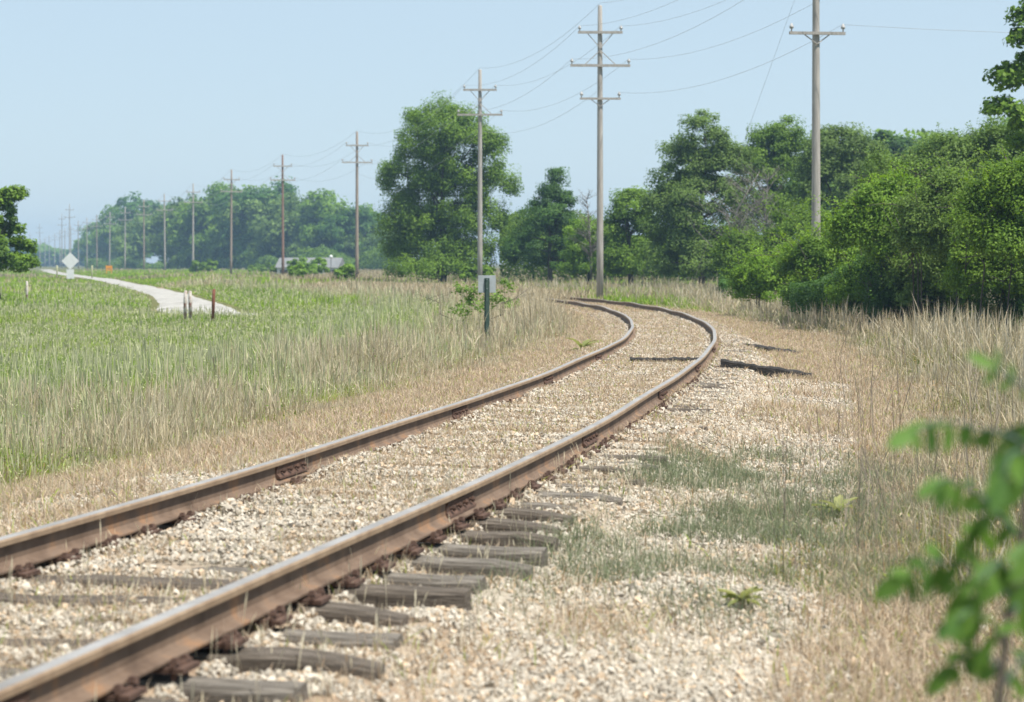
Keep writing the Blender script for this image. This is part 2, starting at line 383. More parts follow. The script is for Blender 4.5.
while s < 84:
    x, y, a = on_track(s)
    o = empty('railroad_tie', (x, y, 0), -a + rt.uniform(-.035, .035))
    sh = rt.uniform(-.06, .10)
    dz = rt.uniform(-.015, .004)
    if 6.6 < y < 14.2: sh += rt.uniform(-.12, .06); dz = rt.uniform(-.03, .006)
    if 14.2 < y < 15.6 or 17.2 < y < 19 or 23 < y < 29: dz -= .015          # stretches where ballast buries the ties
    t_ = bpy.data.objects.new('tie_body', ties_me[rt.randrange(7)]); C.objects.link(t_); t_.parent = o; t_.location = (sh, 0, dz)
    tie_pos.append((x, y, a))
    if y < 45:
        for sd in (-1, 1):
            p = bpy.data.objects.new('tie_plate', plate_me); C.objects.link(p); p.parent = o; p.location = (sd * .755, 0, 0)
            if y < 28:
                for (dx, dy) in ((.083, .055), (.083, -.06), (-.083, .06), (-.083, -.055)):
                    q = bpy.data.objects.new('spike', spike_me); C.objects.link(q); q.parent = p
                    q.location = (dx, dy, rt.uniform(-.022, -.008) + (.0 if abs(dx) < .1 else -.012)); q.rotation_euler = (0, rt.uniform(-.12, .12), (0 if dx > 0 else math.pi) + rt.uniform(-.2, .2))
    n_vis = sum(1 for p in tie_pos if p[1] > 6.9)
    if y <= 6.9: tag(o, 'weathered railroad tie nearest the camera, low at the picture edge', 'railroad tie', 'railroad ties under the rails')
    elif n_vis <= len(ORD): tag(o, 'weathered tie under the rails, %s one counted up from the bottom of the picture' % ORD[n_vis - 1], 'railroad tie', 'railroad ties under the rails')
    else: tag(o, 'half-buried weathered tie further along the curve, sunk in straw and ballast', 'railroad tie', 'railroad ties under the rails')
    s += .535 + rt.uniform(-.03, .03); k += 1
# anchors clipped on the rail base
for root, off in ((rail_r, .755), (rail_l, -.755)):
    for i, (x, y, a) in enumerate(tie_pos):
        if 15 < y < 26 and i % 3 == 0:
            o = bpy.data.objects.new('rail_anchor', anchor_me); C.objects.link(o); o.parent = root
            o.location = (x + off * math.cos(a) + .14 * math.sin(a) - root.location.x, y - off * math.sin(a) + .14 * math.cos(a) - root.location.y, RZ); o.rotation_euler = (0, 0, -a)

# raised dark strips crossing the bed at the bend
def dark_strip(p0, p1, h, label, seed):
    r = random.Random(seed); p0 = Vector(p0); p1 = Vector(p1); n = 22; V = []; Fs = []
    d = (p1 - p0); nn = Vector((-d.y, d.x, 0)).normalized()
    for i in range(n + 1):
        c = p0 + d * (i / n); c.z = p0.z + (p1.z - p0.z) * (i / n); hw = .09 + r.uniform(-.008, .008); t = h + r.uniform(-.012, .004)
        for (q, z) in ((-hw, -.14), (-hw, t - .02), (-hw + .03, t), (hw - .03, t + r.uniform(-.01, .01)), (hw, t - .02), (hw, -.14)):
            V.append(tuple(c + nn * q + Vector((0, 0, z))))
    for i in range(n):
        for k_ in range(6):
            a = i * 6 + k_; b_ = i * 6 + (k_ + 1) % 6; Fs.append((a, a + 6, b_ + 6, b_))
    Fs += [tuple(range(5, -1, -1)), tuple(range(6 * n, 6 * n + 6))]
    o = MB().add(V, Fs).build('raised_strip', M_strip)
    return tag(o, label, 'dark_strip', 'raised dark strips at the bend')
dark_strip((at(630, 31.2), 31.2, .02), (at(706, 31.1), 31.1, .02), .088, 'dark strip lying between the two rails just before the bend', 1)
dark_strip((at(721, 30.9), 30.9, .015), (at(812, 30.7), 30.7, -.17), .085, 'dark strip reaching from the outer rail down the ballast slope', 2)
dark_strip((at(748, 39), 39.3, -.06), (at(798, 38.5), 38.4, -.17), .075, 'thinner dark strip lying on the shoulder beyond the sloping one', 3)

# ------------------------------------------------------------------ stones
def hull(seed):
    r = np.random.default_rng(seed); bm = bmesh.new()
    for _ in range(11):
        v = r.normal(size=3); v /= np.linalg.norm(v); v *= np.array([1, .8, .62]) * r.uniform(.8, 1.1); bm.verts.new(v)
    res = bmesh.ops.convex_hull(bm, input=bm.verts[:])
    bmesh.ops.delete(bm, geom=[g for g in bm.verts if not g.link_faces], context='VERTS')
    bmesh.ops.triangulate(bm, faces=bm.faces[:]); bm.verts.index_update()
    V = np.array([v.co[:] for v in bm.verts]); Fc = np.array([[v.index for v in f.verts] for f in bm.faces]); bm.free()
    return V, Fc
HULLS = [hull(i) for i in range(8)]
def rotmats(n, r):
    q = r.normal(size=(n, 4)); q /= np.linalg.norm(q, axis=1)[:, None]; a, b, c, d = q.T
    return np.stack([np.stack([a*a+b*b-c*c-d*d, 2*(b*c-a*d), 2*(b*d+a*c)], -1), np.stack([2*(b*c+a*d), a*a-b*b+c*c-d*d, 2*(c*d-a*b)], -1), np.stack([2*(b*d-a*c), 2*(c*d+a*b), a*a-b*b-c*c+d*d], -1)], 1)
def stones(P, size, col):
    Vs = []; Ls = []; Cs = []; n0 = 0
    g = rng.integers(0, len(HULLS), len(P))
    for h, (HV, HF) in enumerate(HULLS):
        I = np.where(g == h)[0]
        if not len(I): continue
        Rm = rotmats(len(I), rng)
        v = np.einsum('nij,kj->nki', Rm, HV) * size[I, None, None] + P[I, None, :]
        nv = len(HV); f = HF[None] + (np.arange(len(I)) * nv)[:, None, None] + n0
        Vs.append(v.reshape(-1, 3)); Ls.append(f.reshape(-1)); Cs.append(np.repeat(col[I], nv, 0)); n0 += nv * len(I)
    L = np.concatenate(Ls)
    return npmesh('ballast', np.concatenate(Vs), L, np.full(len(L) // 3, 3), np.concatenate(Cs))
def frustum_pts(n, y0, y1, p=1.0, m=.245, pad=1.2):
    """points spread over the ground ahead, thinning with distance as 1/Y^(p+1)"""
    t = rng.random(n)
    Y = y0 * (y1 / y0) ** t if p == 1 else (y0 ** (1 - p) + t * (y1 ** (1 - p) - y0 ** (1 - p))) ** (1 / (1 - p))
    X = (rng.random(n) * 2 - 1) * (m * Y + pad)
    return X, Y
def U(X, Y): return (X - xc(Y)) / np.sqrt(1 + slope(Y) ** 2)
n = 760000
Y = 4.5 * (62 / 4.5) ** (rng.random(n) ** 1.15); u = rng.uniform(-3.6, 4.6, n)
X = xc(Y) + u * np.sqrt(1 + slope(Y) ** 2)
ok = (np.abs(X) < .25 * Y + 1.3)
edge = np.where(u > 0, sst(4.4, 2.3, u + (fbm(X, Y, 1.3) - .5) * 2), sst(3.3, 2.0, -u + (fbm(X, Y, 1.3) - .5) * 1.2))
patch = .55 + .45 * sst(.35, .6, fbm(X + 3, Y, 1.2))
tied = np.zeros(n, bool)
ty = np.array([p[1] + 0 for p in tie_pos])
s_pt = np.interp(Y, _Yg, _arc) + u * np.sin(np.arctan(slope(Y)))
st_ = np.interp(ty, _Yg, _arc); nd = np.abs(s_pt[:, None] - st_[None]).min(1) if False else None
idx = np.clip(np.searchsorted(st_, s_pt), 1, len(st_) - 1); nd = np.minimum(np.abs(s_pt - st_[idx - 1]), np.abs(s_pt - st_[idx]))
ti = np.where(np.abs(s_pt - st_[idx - 1]) < np.abs(s_pt - st_[idx]), idx - 1, idx)
bury = np.where(np.abs(u) < .72, vnoise(ti * 7.31 + 3, u * .9 + ti * 3.7) * .8 + .12 * (Y > 12) + .05, vnoise(ti * 5.17, u * 1.2 + 40) * .55)
on_tie = (nd < .10) & (np.abs(u) < 1.3) & (Y < 40)
bare_end = (nd < .115) & (u > .84) & (u < 1.42) & (Y > 6.6) & (Y < 44) & (vnoise(ti * 3.1, Y * 0 + 9) > np.where(Y < 14.2, 0, .35))
s_pt = np.interp(Y, _Yg, _arc) + u * np.sin(np.arctan(slope(Y)))
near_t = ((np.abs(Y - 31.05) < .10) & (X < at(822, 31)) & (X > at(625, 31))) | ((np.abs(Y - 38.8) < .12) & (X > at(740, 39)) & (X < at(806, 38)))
keep = ok & ~near_t & (rng.random(n) < edge * patch) & ~(on_tie & (bury < np.where(np.abs(u) < .72, np.where(Y < 14, .52, .40), .55))) & ~(bare_end & (rng.random(n) < .55 + .45 * (fbm(X + 70, Y, .35) > .42))) & (np.abs(np.abs(u) - .755) > .085)
X, Y, u, on_tie = X[keep], Y[keep], u[keep], on_tie[keep]
size = rng.lognormal(0, .40, len(X)) * .0108 + .0002 * Y; size = np.clip(size, .005, .036)
Z = ground(X, Y) + size * .25 + np.where(on_tie, .010, 0) + .012 * (fbm(X, Y, .5) - .5) * 2 + np.where(np.abs(u) < 1.28, .012, 0) + .022 * sst(.2, .1, np.abs(np.abs(u) - .755)) * (u < .8)
t = rng.random((len(X), 1)); t2 = rng.random((len(X), 1))
base = np.array([.60, .535, .44]) * (.74 + .48 * t) * np.array([1, 1, 1]) ; tint = np.where(t2 < .16, np.array([[1.03, .88, .74]]), np.where(t2 > .9, np.array([[.6, .58, .56]]), np.array([[1, 1, 1.0]])))
col = np.clip(base * tint * .76, .05, .7)
me = stones(np.stack([X, Y, Z], -1), size, col)
tag(link('ballast', me, M_stone), 'pale crushed limestone ballast around the ties and shoulders', 'ballast', kind='stuff')

# ------------------------------------------------------------------ blades
def blades(P, h, wd, col, lean=.25, prof=(1, .75, .45, 0), heading=None, curl=1.0, tipcol=None):
    """every blade: a tapering bent strip"""
    n = len(P); k = len(prof)
    a = rng.uniform(0, 2 * np.pi, n) if heading is None else heading
    la = rng.uniform(0, 2 * np.pi, n); lm = np.abs(rng.normal(0, lean, n))
    dx, dy = np.cos(la) * lm, np.sin(la) * lm
    wx, wy = np.cos(a), np.sin(a)
    Vs = np.zeros((n, 2 * k - 1 if prof[-1] == 0 else 2 * k, 3)); Cs = np.zeros_like(Vs)
    last = k - 1
    for i, p in enumerate(prof):
        t = i / last
        c = np.stack([P[:, 0] + dx * h * (t * .5 + .5 * t * t * curl), P[:, 1] + dy * h * (t * .5 + .5 * t * t * curl), P[:, 2] + h * t * (1 - .25 * np.minimum(lm, 1.5) * t)], -1)
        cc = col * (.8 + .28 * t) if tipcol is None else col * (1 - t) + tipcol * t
        if i == last and prof[-1] == 0: Vs[:, 2 * i] = c; Cs[:, 2 * i] = cc
        else:
            o = np.stack([wx * wd * p / 2, wy * wd * p / 2, np.zeros(n)], -1)
            Vs[:, 2 * i] = c - o; Vs[:, 2 * i + 1] = c + o; Cs[:, 2 * i] = cc; Cs[:, 2 * i + 1] = cc
    nv = Vs.shape[1]; fl = []; sz = []
    for i in range(last):
        if i == last - 1 and prof[-1] == 0: fl += [2 * i, 2 * i + 1, 2 * i + 2]; sz.append(3)
        else: fl += [2 * i, 2 * i + 1, 2 * i + 3, 2 * i + 2]; sz.append(4)
    L = (np.array(fl)[None] + (np.arange(n) * nv)[:, None]).ravel()
    return Vs.reshape(-1, 3), L, np.tile(sz, n), Cs.reshape(-1, 3)
def merge(lst):
    Vs = []; Ls = []; Ss = []; Cs = []; o = 0
    for V, L, S_, Cc in lst: Vs.append(V); Ls.append(L + o); Ss.append(S_); Cs.append(Cc); o += len(V)
    return np.concatenate(Vs), np.concatenate(Ls), np.concatenate(Ss), np.concatenate(Cs)
def grass_obj(name, lst, label, cat='grass', mat=None):
    V, L, S_, Cc = merge(lst); me = npmesh(name, V, L, S_, np.clip(Cc * .74, 0, 1), True)
    return tag(link(name, me, mat or M_grass), label, cat, kind='stuff')
def pal(c1, c2, n, t=None, j=.12):
    t = rng.random(n) if t is None else t
    c = c1[None] * (1 - t[:, None]) + c2[None] * t[:, None]
    return c * (1 + rng.normal(0, j, (n, 1)))
GREEN1 = np.array([.17, .32, .028]); GREEN2 = np.array([.40, .53, .085]); PALE = np.array([.55, .57, .30])
TAN1 = np.array([.38, .30, .17]); TAN2 = np.array([.78, .68, .47]); GREYT = np.array([.52, .47, .35]); PINKT = np.array([.50, .39, .285]); RUSTY = np.array([.48, .30, .13]); YG = np.array([.38, .41, .09]); OLIVE = np.array([.20, .26, .08])
GG1 = np.array([.15, .19, .10]); GG2 = np.array([.33, .37, .22])
def P3(X, Y, dz=-.02): return np.stack([X, Y, ground(X, Y) + dz], -1)
wpx = lambda Y: Y / F                                      # one picture pixel at distance Y

def leaf_cloud(P, size, nrm, col, aspect=.55):
    n = len(P); nrm = nrm / (np.linalg.norm(nrm, axis=1)[:, None] + 1e-9)
    r = rng.normal(size=(n, 3)); t = np.cross(nrm, r); t /= np.linalg.norm(t, axis=1)[:, None] + 1e-9; b = np.cross(nrm, t)
    s_ = size[:, None]
    v = np.stack([P - t * s_ * .5, P + b * s_ * aspect * .5 - nrm * s_ * .06, P + t * s_ * .5, P - b * s_ * aspect * .5 - nrm * s_ * .06], 1)
    L = np.arange(4 * n); return v.reshape(-1, 3), L, np.full(n, 4), np.repeat(col, 4, 0)
# --- left field
n = 950000
X, Y = frustum_pts(n, 8.5, 135, 1.0)
u = U(X, Y); rd = road_dist(X, Y)
e = fbm(X, Y, 2.2); tanw = sst(6.6, 3.2, -u + (fbm(X + 7, Y, 4) - .5) * 6) * (1 - .3 * sst(25, 16, Y))      # how far the dead stems reach into the field
inL = (u < -2.2 + .55 * sst(30, 48, Y) - .8 * (e - .5) * 2 * sst(48, 30, Y)) & (rd > .08)
short = sst(-2.3 + .5 * sst(30, 48, Y), -4.2 + 1.6 * sst(30, 48, Y), u + (e - .5))                      # verge grows taller away from the track
keep = inL & (rng.random(n) < .45 + .55 * short)
X, Y, u, e, tanw, short, rd = [q[keep] for q in (X, Y, u, e, tanw, short, rd)]
n = len(X); r = rng.random(n)
hh = (.11 + .21 * short + .07 * tanw * short) * rng.uniform(.35, 1.2, n) * (.45 + 1.1 * fbm(X, Y, 2.4))
hh *= (.55 + .9 * vnoise(X * 2.6, Y * 1.3)); hh *= np.where(Y > 40, .9, 1); hh *= sst(0, 2.5, rd) * .6 + .4
hh *= np.where((Y < 66) & (Y > 40) & (X > -17) & (X < -5), .62, 1)
is_tan = r < tanw * np.clip(-.18 + 1.0 * sst(.25, .75, fbm(X + 31, Y, 1.6)) + .35 * sst(38, 55, Y), .10 * (u > -9), .85) * np.where(Y > 85, .9, 1)
grn = pal(GREEN1, GREEN2, n, np.clip(fbm(X, Y, 3.5) * 1.3 - .15 + rng.normal(0, .2, n), 0, 1))
grn = np.where((rng.random(n) < .13)[:, None], pal(PALE * .8, PALE, n), grn)
low = (rng.random(n) < sst(5.4, 2.6, -u) * .9)             # rusty and yellow-green undergrowth along the edge
lowc = np.where((fbm(X, Y, 1.5) > .5)[:, None], pal(YG, YG * 1.2, n), pal(RUSTY, PINKT, n))
tanc = pal(TAN1, TAN2, n); tanc = np.where((rng.random(n) < .4)[:, None], pal(GREYT, TAN2, n), tanc)
col = np.where(is_tan[:, None], tanc, np.where(low[:, None], lowc, grn))
hh = np.where(low & ~is_tan, hh * .55, hh); hh = np.where(~is_tan & ~low, hh * (1 - .3 * tanw), hh); hh = np.where(is_tan, hh * 1.35, hh)
wd = (.003 + .42 * wpx(Y)) * rng.uniform(.5, 1.4, n) * np.where(is_tan, .8, 1.1)
hh = hh * (1 + .45 * sst(40, 60, Y) * (u > -7)) * (1 - .3 * sst(6, 9, -u))
hd = rng.normal(0, .9, n)
A = ~is_tan
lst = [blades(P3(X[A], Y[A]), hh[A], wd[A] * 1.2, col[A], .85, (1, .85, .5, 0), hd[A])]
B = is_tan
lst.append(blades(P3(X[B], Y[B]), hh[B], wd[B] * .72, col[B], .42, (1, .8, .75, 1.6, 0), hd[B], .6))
# pale nodding seed heads over the green
Q = A & (rng.random(n) < .10) & (short > .6)
lst.append(blades(P3(X[Q], Y[Q]), hh[Q] * 1.5 + .08, wd[Q] * .7, pal(PALE, np.array([.52, .52, .34]), Q.sum()), .2, (.7, .6, .6, 2.2, 0), hd[Q], .6))
mQ = A & (rng.random(n) < .16) & (short > .5)
Ph = P3(X[mQ], Y[mQ]); Ph[:, 2] += hh[mQ] * rng.uniform(.8, 1.35, mQ.sum())
Vl, Ll, Sl, Cl = leaf_cloud(Ph, (.010 + 1.3 * wpx(Y[mQ])) * rng.uniform(.6, 1.4, mQ.sum()), rng.normal(size=(mQ.sum(), 3)) + np.array([0, -1, .5]), pal(PALE * .9, np.array([.66, .66, .40]), mQ.sum()), .5)
lst.append((Vl, Ll, Sl, Cl))
mQ = (fbm(X + 90, Y, 1.1) > .52) & (rng.random(n) < .3) & (Y < 60)
Ph = P3(X[mQ], Y[mQ]); Ph[:, 2] += hh[mQ] * rng.uniform(.1, .8, mQ.sum())
lst.append(leaf_cloud(Ph, (.022 + .8 * wpx(Y[mQ])) * rng.uniform(.6, 1.4, mQ.sum()), rng.normal(size=(mQ.sum(), 3)) + np.array([0, 0, .8]), pal(OLIVE * .8, GREEN1 * 1.1, mQ.sum()), .5))
mQ = rng.random(n) < .18
lst.append(blades(P3(X[mQ], Y[mQ]), hh[mQ] * rng.uniform(.5, 1, mQ.sum()), wd[mQ] * .8, col[mQ] * 1.05, 2.2, (1, .8, .5, 0), hd[mQ]))
grass_obj('tall_grass', lst, 'tall green grass mixed with dead tan stems left of the track')

# --- far field behind the curve
n = 200000
X, Y = frustum_pts(n, 84, 420, 1.0, .25, 3)
rd = road_dist(X, Y); u = U(X, Y)
keep = (rd > .15) & ((Y > 118) | (np.abs(u) > 1.9)) & ((u < -1.9) | (X < 60))
keep &= ~((Y < 118) & (u < 0) & (Y < 100) & (u > -3))
X, Y, rd = X[keep], Y[keep], rd[keep]; n = len(X)
tn = sst(.56, .70, fbm(X * .35, Y, 14)) * .5 + sst(120, 165, Y) * .45 * (X > at(270, Y))
is_tan = rng.random(n) < tn
col = np.where(is_tan[:, None], pal(TAN1 * .95, TAN2 * .85, n), pal(GREEN1 * 1.2, GREEN2 * 1.1, n, np.clip(fbm(X, Y, 8) * 1.2 + rng.normal(0, .15, n), 0, 1)))
hh = rng.uniform(.2, .55, n) * (.8 + .4 * is_tan) * (.6 + .8 * fbm(X, Y, 6)) * (sst(0, 5, rd) * .7 + .3)
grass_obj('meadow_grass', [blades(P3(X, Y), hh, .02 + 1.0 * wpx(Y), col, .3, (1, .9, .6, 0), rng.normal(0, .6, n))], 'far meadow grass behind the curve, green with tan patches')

n = 26000
Yb = rng.uniform(76, 116, n); ub = rng.uniform(-2.2, 2.4, n); Xb = xc(Yb) + ub * np.sqrt(1 + slope(Yb) ** 2)
kb = rng.random(n) < sst(77, 92, Yb - 2 * ub); Xb, Yb = Xb[kb], Yb[kb]
grass_obj('track_weeds', [blades(P3(Xb, Yb), rng.uniform(.15, .6, len(Xb)), .006 + .5 * wpx(Yb), pal(TAN1, TAN2 * .95, len(Xb)), .4, (1, .9, .8, 1.3, 0))], 'dead weeds closing over the rails at the far end of the curve')
# --- right-hand verge
n = 420000
X, Y = frustum_pts(n, 6.0, 120, 1.0)
u = U(X, Y); e = fbm(X + 11, Y, 1.6)
ed = 2.75 + (e - .5) * 1.5 + .35 * sst(11.5, 9.5, Y) - .35 * sst(10, 12, Y) * sst(17, 14, Y)
keep = (u > ed) & (u < 16); X, Y, u, e, ed = X[keep], Y[keep], u[keep], e[keep], ed[keep]; n = len(X)
d = u - ed
tall = sst(.3, np.where(Y < 32, 2.6, 1.6), d) * (.75 + .5 * fbm(X, Y, 2.5))
tn = .16 + .62 * sst(.36, .64, fbm(X + 60, Y, 1.5)); tn = np.where(Y < 16, tn * .5, tn); tn = np.where(u > 6.5, tn * .5, tn)
tn = np.where(Y > 60, np.where(X < 6.5, .25, .7), tn)
is_tan = rng.random(n) < tn
gcol = pal(OLIVE, np.array([.28, .31, .10]), n, np.clip(fbm(X, Y, 2) + rng.normal(0, .2, n), 0, 1))
gcol = np.where((rng.random(n) < .15 + .3 * (Y < 22) * (fbm(X + 15, Y, 1.0) > .5))[:, None], pal(YG, RUSTY, n), gcol)
gcol = np.where((Y > 60)[:, None], pal(GREEN1, GREEN2, n), gcol)
tcol = pal(TAN1, TAN2, n); tcol = np.where((rng.random(n) < .35)[:, None], pal(GREYT * .9, GREYT * 1.2, n), tcol)
col = np.where(is_tan[:, None], tcol, gcol)
hh = (.10 + .62 * tall * np.where(Y > 45, .8, 1)) * rng.uniform(.35, 1.15, n) * np.where(is_tan, 1.3, .72) * (.6 + .8 * fbm(X + 77, Y, 1.3))
hh *= np.where(Y < 11, .7, 1)
hh *= np.where(Y > 60, .95, 1)
wd = (.0035 + .5 * wpx(Y)) * rng.uniform(.6, 1.3, n)
hd = rng.normal(0, .9, n); A = ~is_tan; B = is_tan
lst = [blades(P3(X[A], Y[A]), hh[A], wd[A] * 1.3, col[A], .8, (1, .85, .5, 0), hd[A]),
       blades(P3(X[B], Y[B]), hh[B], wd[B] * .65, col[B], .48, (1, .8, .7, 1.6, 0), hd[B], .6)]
mQ = rng.random(n) < .2
lst.append(blades(P3(X[mQ], Y[mQ]), hh[mQ] * rng.uniform(.6, 1.1, mQ.sum()), wd[mQ] * .8, col[mQ], 2.2, (1, .8, .5, 0), hd[mQ]))
mQ = (rng.random(n) < .30) & (fbm(X + 33, Y, .7) > .45) & (u < 6)
Ph = P3(X[mQ], Y[mQ]); Ph[:, 2] += hh[mQ] * rng.uniform(.15, .95, mQ.sum())
fc = pal(OLIVE, YG, mQ.sum()); fc = np.where((rng.random(mQ.sum()) < .3)[:, None], pal(RUSTY, TAN2, mQ.sum()), fc)
lst.append(leaf_cloud(Ph, (.022 + .9 * wpx(Y[mQ])) * rng.uniform(.5, 1.5, mQ.sum()), rng.normal(size=(mQ.sum(), 3)) + np.array([0, 0, .6]), fc, .4))
grass_obj('dry_weeds', lst, 'tangled tan and olive weeds along the right-hand edge of the ballast')

# --- dead straw and sparse tufts on the ballast
n = 900000
Y = 4.8 * (90 / 4.8) ** rng.random(n); u = rng.uniform(-4, 4.3, n); X = xc(Y) + u * np.sqrt(1 + slope(Y) ** 2)
pt = fbm(X + 5, Y + 3, .9); dens = sst(.28, .55, pt) * (.6 + .4 * sst(9, 18, Y))
dens = np.where(np.abs(u) < .68, dens * .8, dens); dens = np.where((u > 1.4) & (u < 3) & (Y > 11) & (Y < 19), dens * .35, dens)
dens = np.maximum(dens, sst(1.9, 2.6, -u) * .8); dens = np.maximum(dens, sst(2.4, 3.2, u) * .7); dens = np.maximum(dens, sst(14, 22, Y) * .85)
dens = np.where((u > .84) & (u < np.where(Y < 30, 2.7, 1.7)) & (Y < 44), dens * (.12 + .5 * sst(.5, .75, pt)), dens)
sp2 = np.interp(Y, _Yg, _arc) + u * np.sin(np.arctan(slope(Y))); i2 = np.clip(np.searchsorted(st_, sp2), 1, len(st_) - 1); nd2 = np.minimum(np.abs(sp2 - st_[i2 - 1]), np.abs(sp2 - st_[i2]))
dens = np.where((u > .84) & (u < 1.4) & (nd2 < .12), dens * .5, dens)
keep = (np.abs(X) < .25 * Y + 1.2) & (rng.random(n) < dens) & (np.abs(np.abs(u) - .755) > .05)
X, Y, u = X[keep], Y[keep], u[keep]; n = len(X)
col = pal(PINKT * 1.1, np.array([.80, .66, .47]), n); col = np.where((rng.random(n) < .2)[:, None], pal(RUSTY, PINKT, n), col); col = np.where((rng.random(n) < .07)[:, None], pal(YG, GREEN2, n), col)
hh = rng.uniform(.03, .095, n) * np.where(np.abs(u) > 1.5, 1.25, .85)
grass_obj('straw_litter', [blades(P3(X, Y, .006), hh, (.0032 + .5 * wpx(Y)) * rng.uniform(.6, 1.4, n), col, 1.0, (1, .8, .5, 0))], 'short dead straw scattered over the ballast between and beside the rails', 'straw')

# --- thin upright stems standing among the rails in front
n = 7000
Y = rng.uniform(5.6, 16, n); u = rng.uniform(-2, 2.6, n); X = xc(Y) + u
k_ = fbm(X, Y, .7) > .52; X, Y, u = X[k_], Y[k_], u[k_]; n = len(X)
grass_obj('dry_stems', [blades(P3(X, Y, 0), rng.uniform(.03, .24, n) * rng.uniform(.4, 1, n), rng.uniform(.002, .005, n), pal(TAN2, np.array([.66, .6, .45]), n), .25, (1, .8, .6, 1.8, 0))], 'thin dead stems standing up through the ballast close to the camera')

# --- grey-green fine tufts on the shoulder
n = 150000
Y = rng.uniform(9, 22, n); u = rng.uniform(1.2, 3.4, n); X = xc(Y) + u
d = (.03 + .55 * sst(.40, .68, fbm(X + 20, Y, .55))) * sst(1.05, 1.6, u) * sst(9.5, 12, Y) * sst(20, 16, Y)
k_ = rng.random(n) < d; X, Y = X[k_], Y[k_]; n = len(X)
grass_obj('wiry_tufts', [blades(P3(X, Y, 0), rng.uniform(.04, .17, n), rng.uniform(.002, .005, n), pal(GG1, GG2, n), .9, (1, .8, .5, 0))], 'wiry grey-green tufts growing on the ballast shoulder')
# taller twiggy dead weeds among the verge
n = 4200
X, Y = frustum_pts(n, 10, 60, 1.0); u = U(X, Y)
k_ = (u > 2.4) & (u < 7) & (fbm(X, Y, 1.2) > .45); X, Y = X[k_], Y[k_]; n = len(X)
grass_obj('dead_stalks', [blades(P3(X, Y), rng.uniform(.35, .95, n), .003 + .3 * wpx(Y), pal(np.array([.24, .19, .15]), np.array([.5, .43, .35]), n), .3, (1, .7, .5, 1.1, .9, 0))], 'tall thin dead stalks rising out of the right-hand weeds')
k_ = None

# ------------------------------------------------------------------ broad-leaved weeds
def rosette(loc, label, nl=16, L=.2, c1=(.20, .25, .06), c2=(.32, .33, .13)):
    root = empty('broadleaf_weed', loc); tag(root, label, 'weed', 'broad-leaved weeds on the shoulder')
    r = random.Random(int(loc[1] * 100))
    for k in range(nl):
        a = r.uniform(0, 6.28); l = L * r.uniform(.4, 1.15); up = r.uniform(.25, 1.25); w_ = l * r.uniform(.1, .17)
        V = []; Fs = []; m_ = 6
        for i in range(m_ + 1):
            t = i / m_; rr = l * t * math.cos(up * (1 - .5 * t)); zz = l * t * math.sin(up) - .5 * l * t * t * .8
            ww = w_ * math.sin(math.pi * min(1, t * .92 + .06)) ** .7
            for sgn, dz in ((-1, .012), (0, 0), (1, .012)):
                V.append((rr * math.cos(a) - sgn * ww * math.sin(a), rr * math.sin(a) + sgn * ww * math.cos(a), zz + dz + .01))
        for i in range(m_):
            for q in (0, 1):
                j = i * 3 + q; Fs.append((j, j + 1, j + 4, j + 3))
        me = MB().add(V, Fs).mesh('leaf', True)
        t = r.random(); cc = [.8 * c1[i] * (1 - t) + c2[i] * t for i in range(3)]
        at2 = me.color_attributes.new('Col', 'FLOAT_COLOR', 'POINT'); at2.data.foreach_set('color', np.tile(np.array(cc + [1], np.float32), len(V)))
        link('leaf', me, M_leaf, root)
for (px, Y, lab, nl, L) in ((838, 14.6, 'yellow-green broad-leaved weed half hidden in the verge, level with the grey-green tufts', 34, .19),
                            (742, 10.6, 'low broad-leaved weed on bare stones near the bottom of the picture', 22, .12),
                            (582, 36.5, 'small yellow-green weed rosette left of the inner rail before the bend', 16, .34)):
    X = at(px, Y); rosette((X, Y, float(ground(X, Y)) + .02), lab, nl, L)

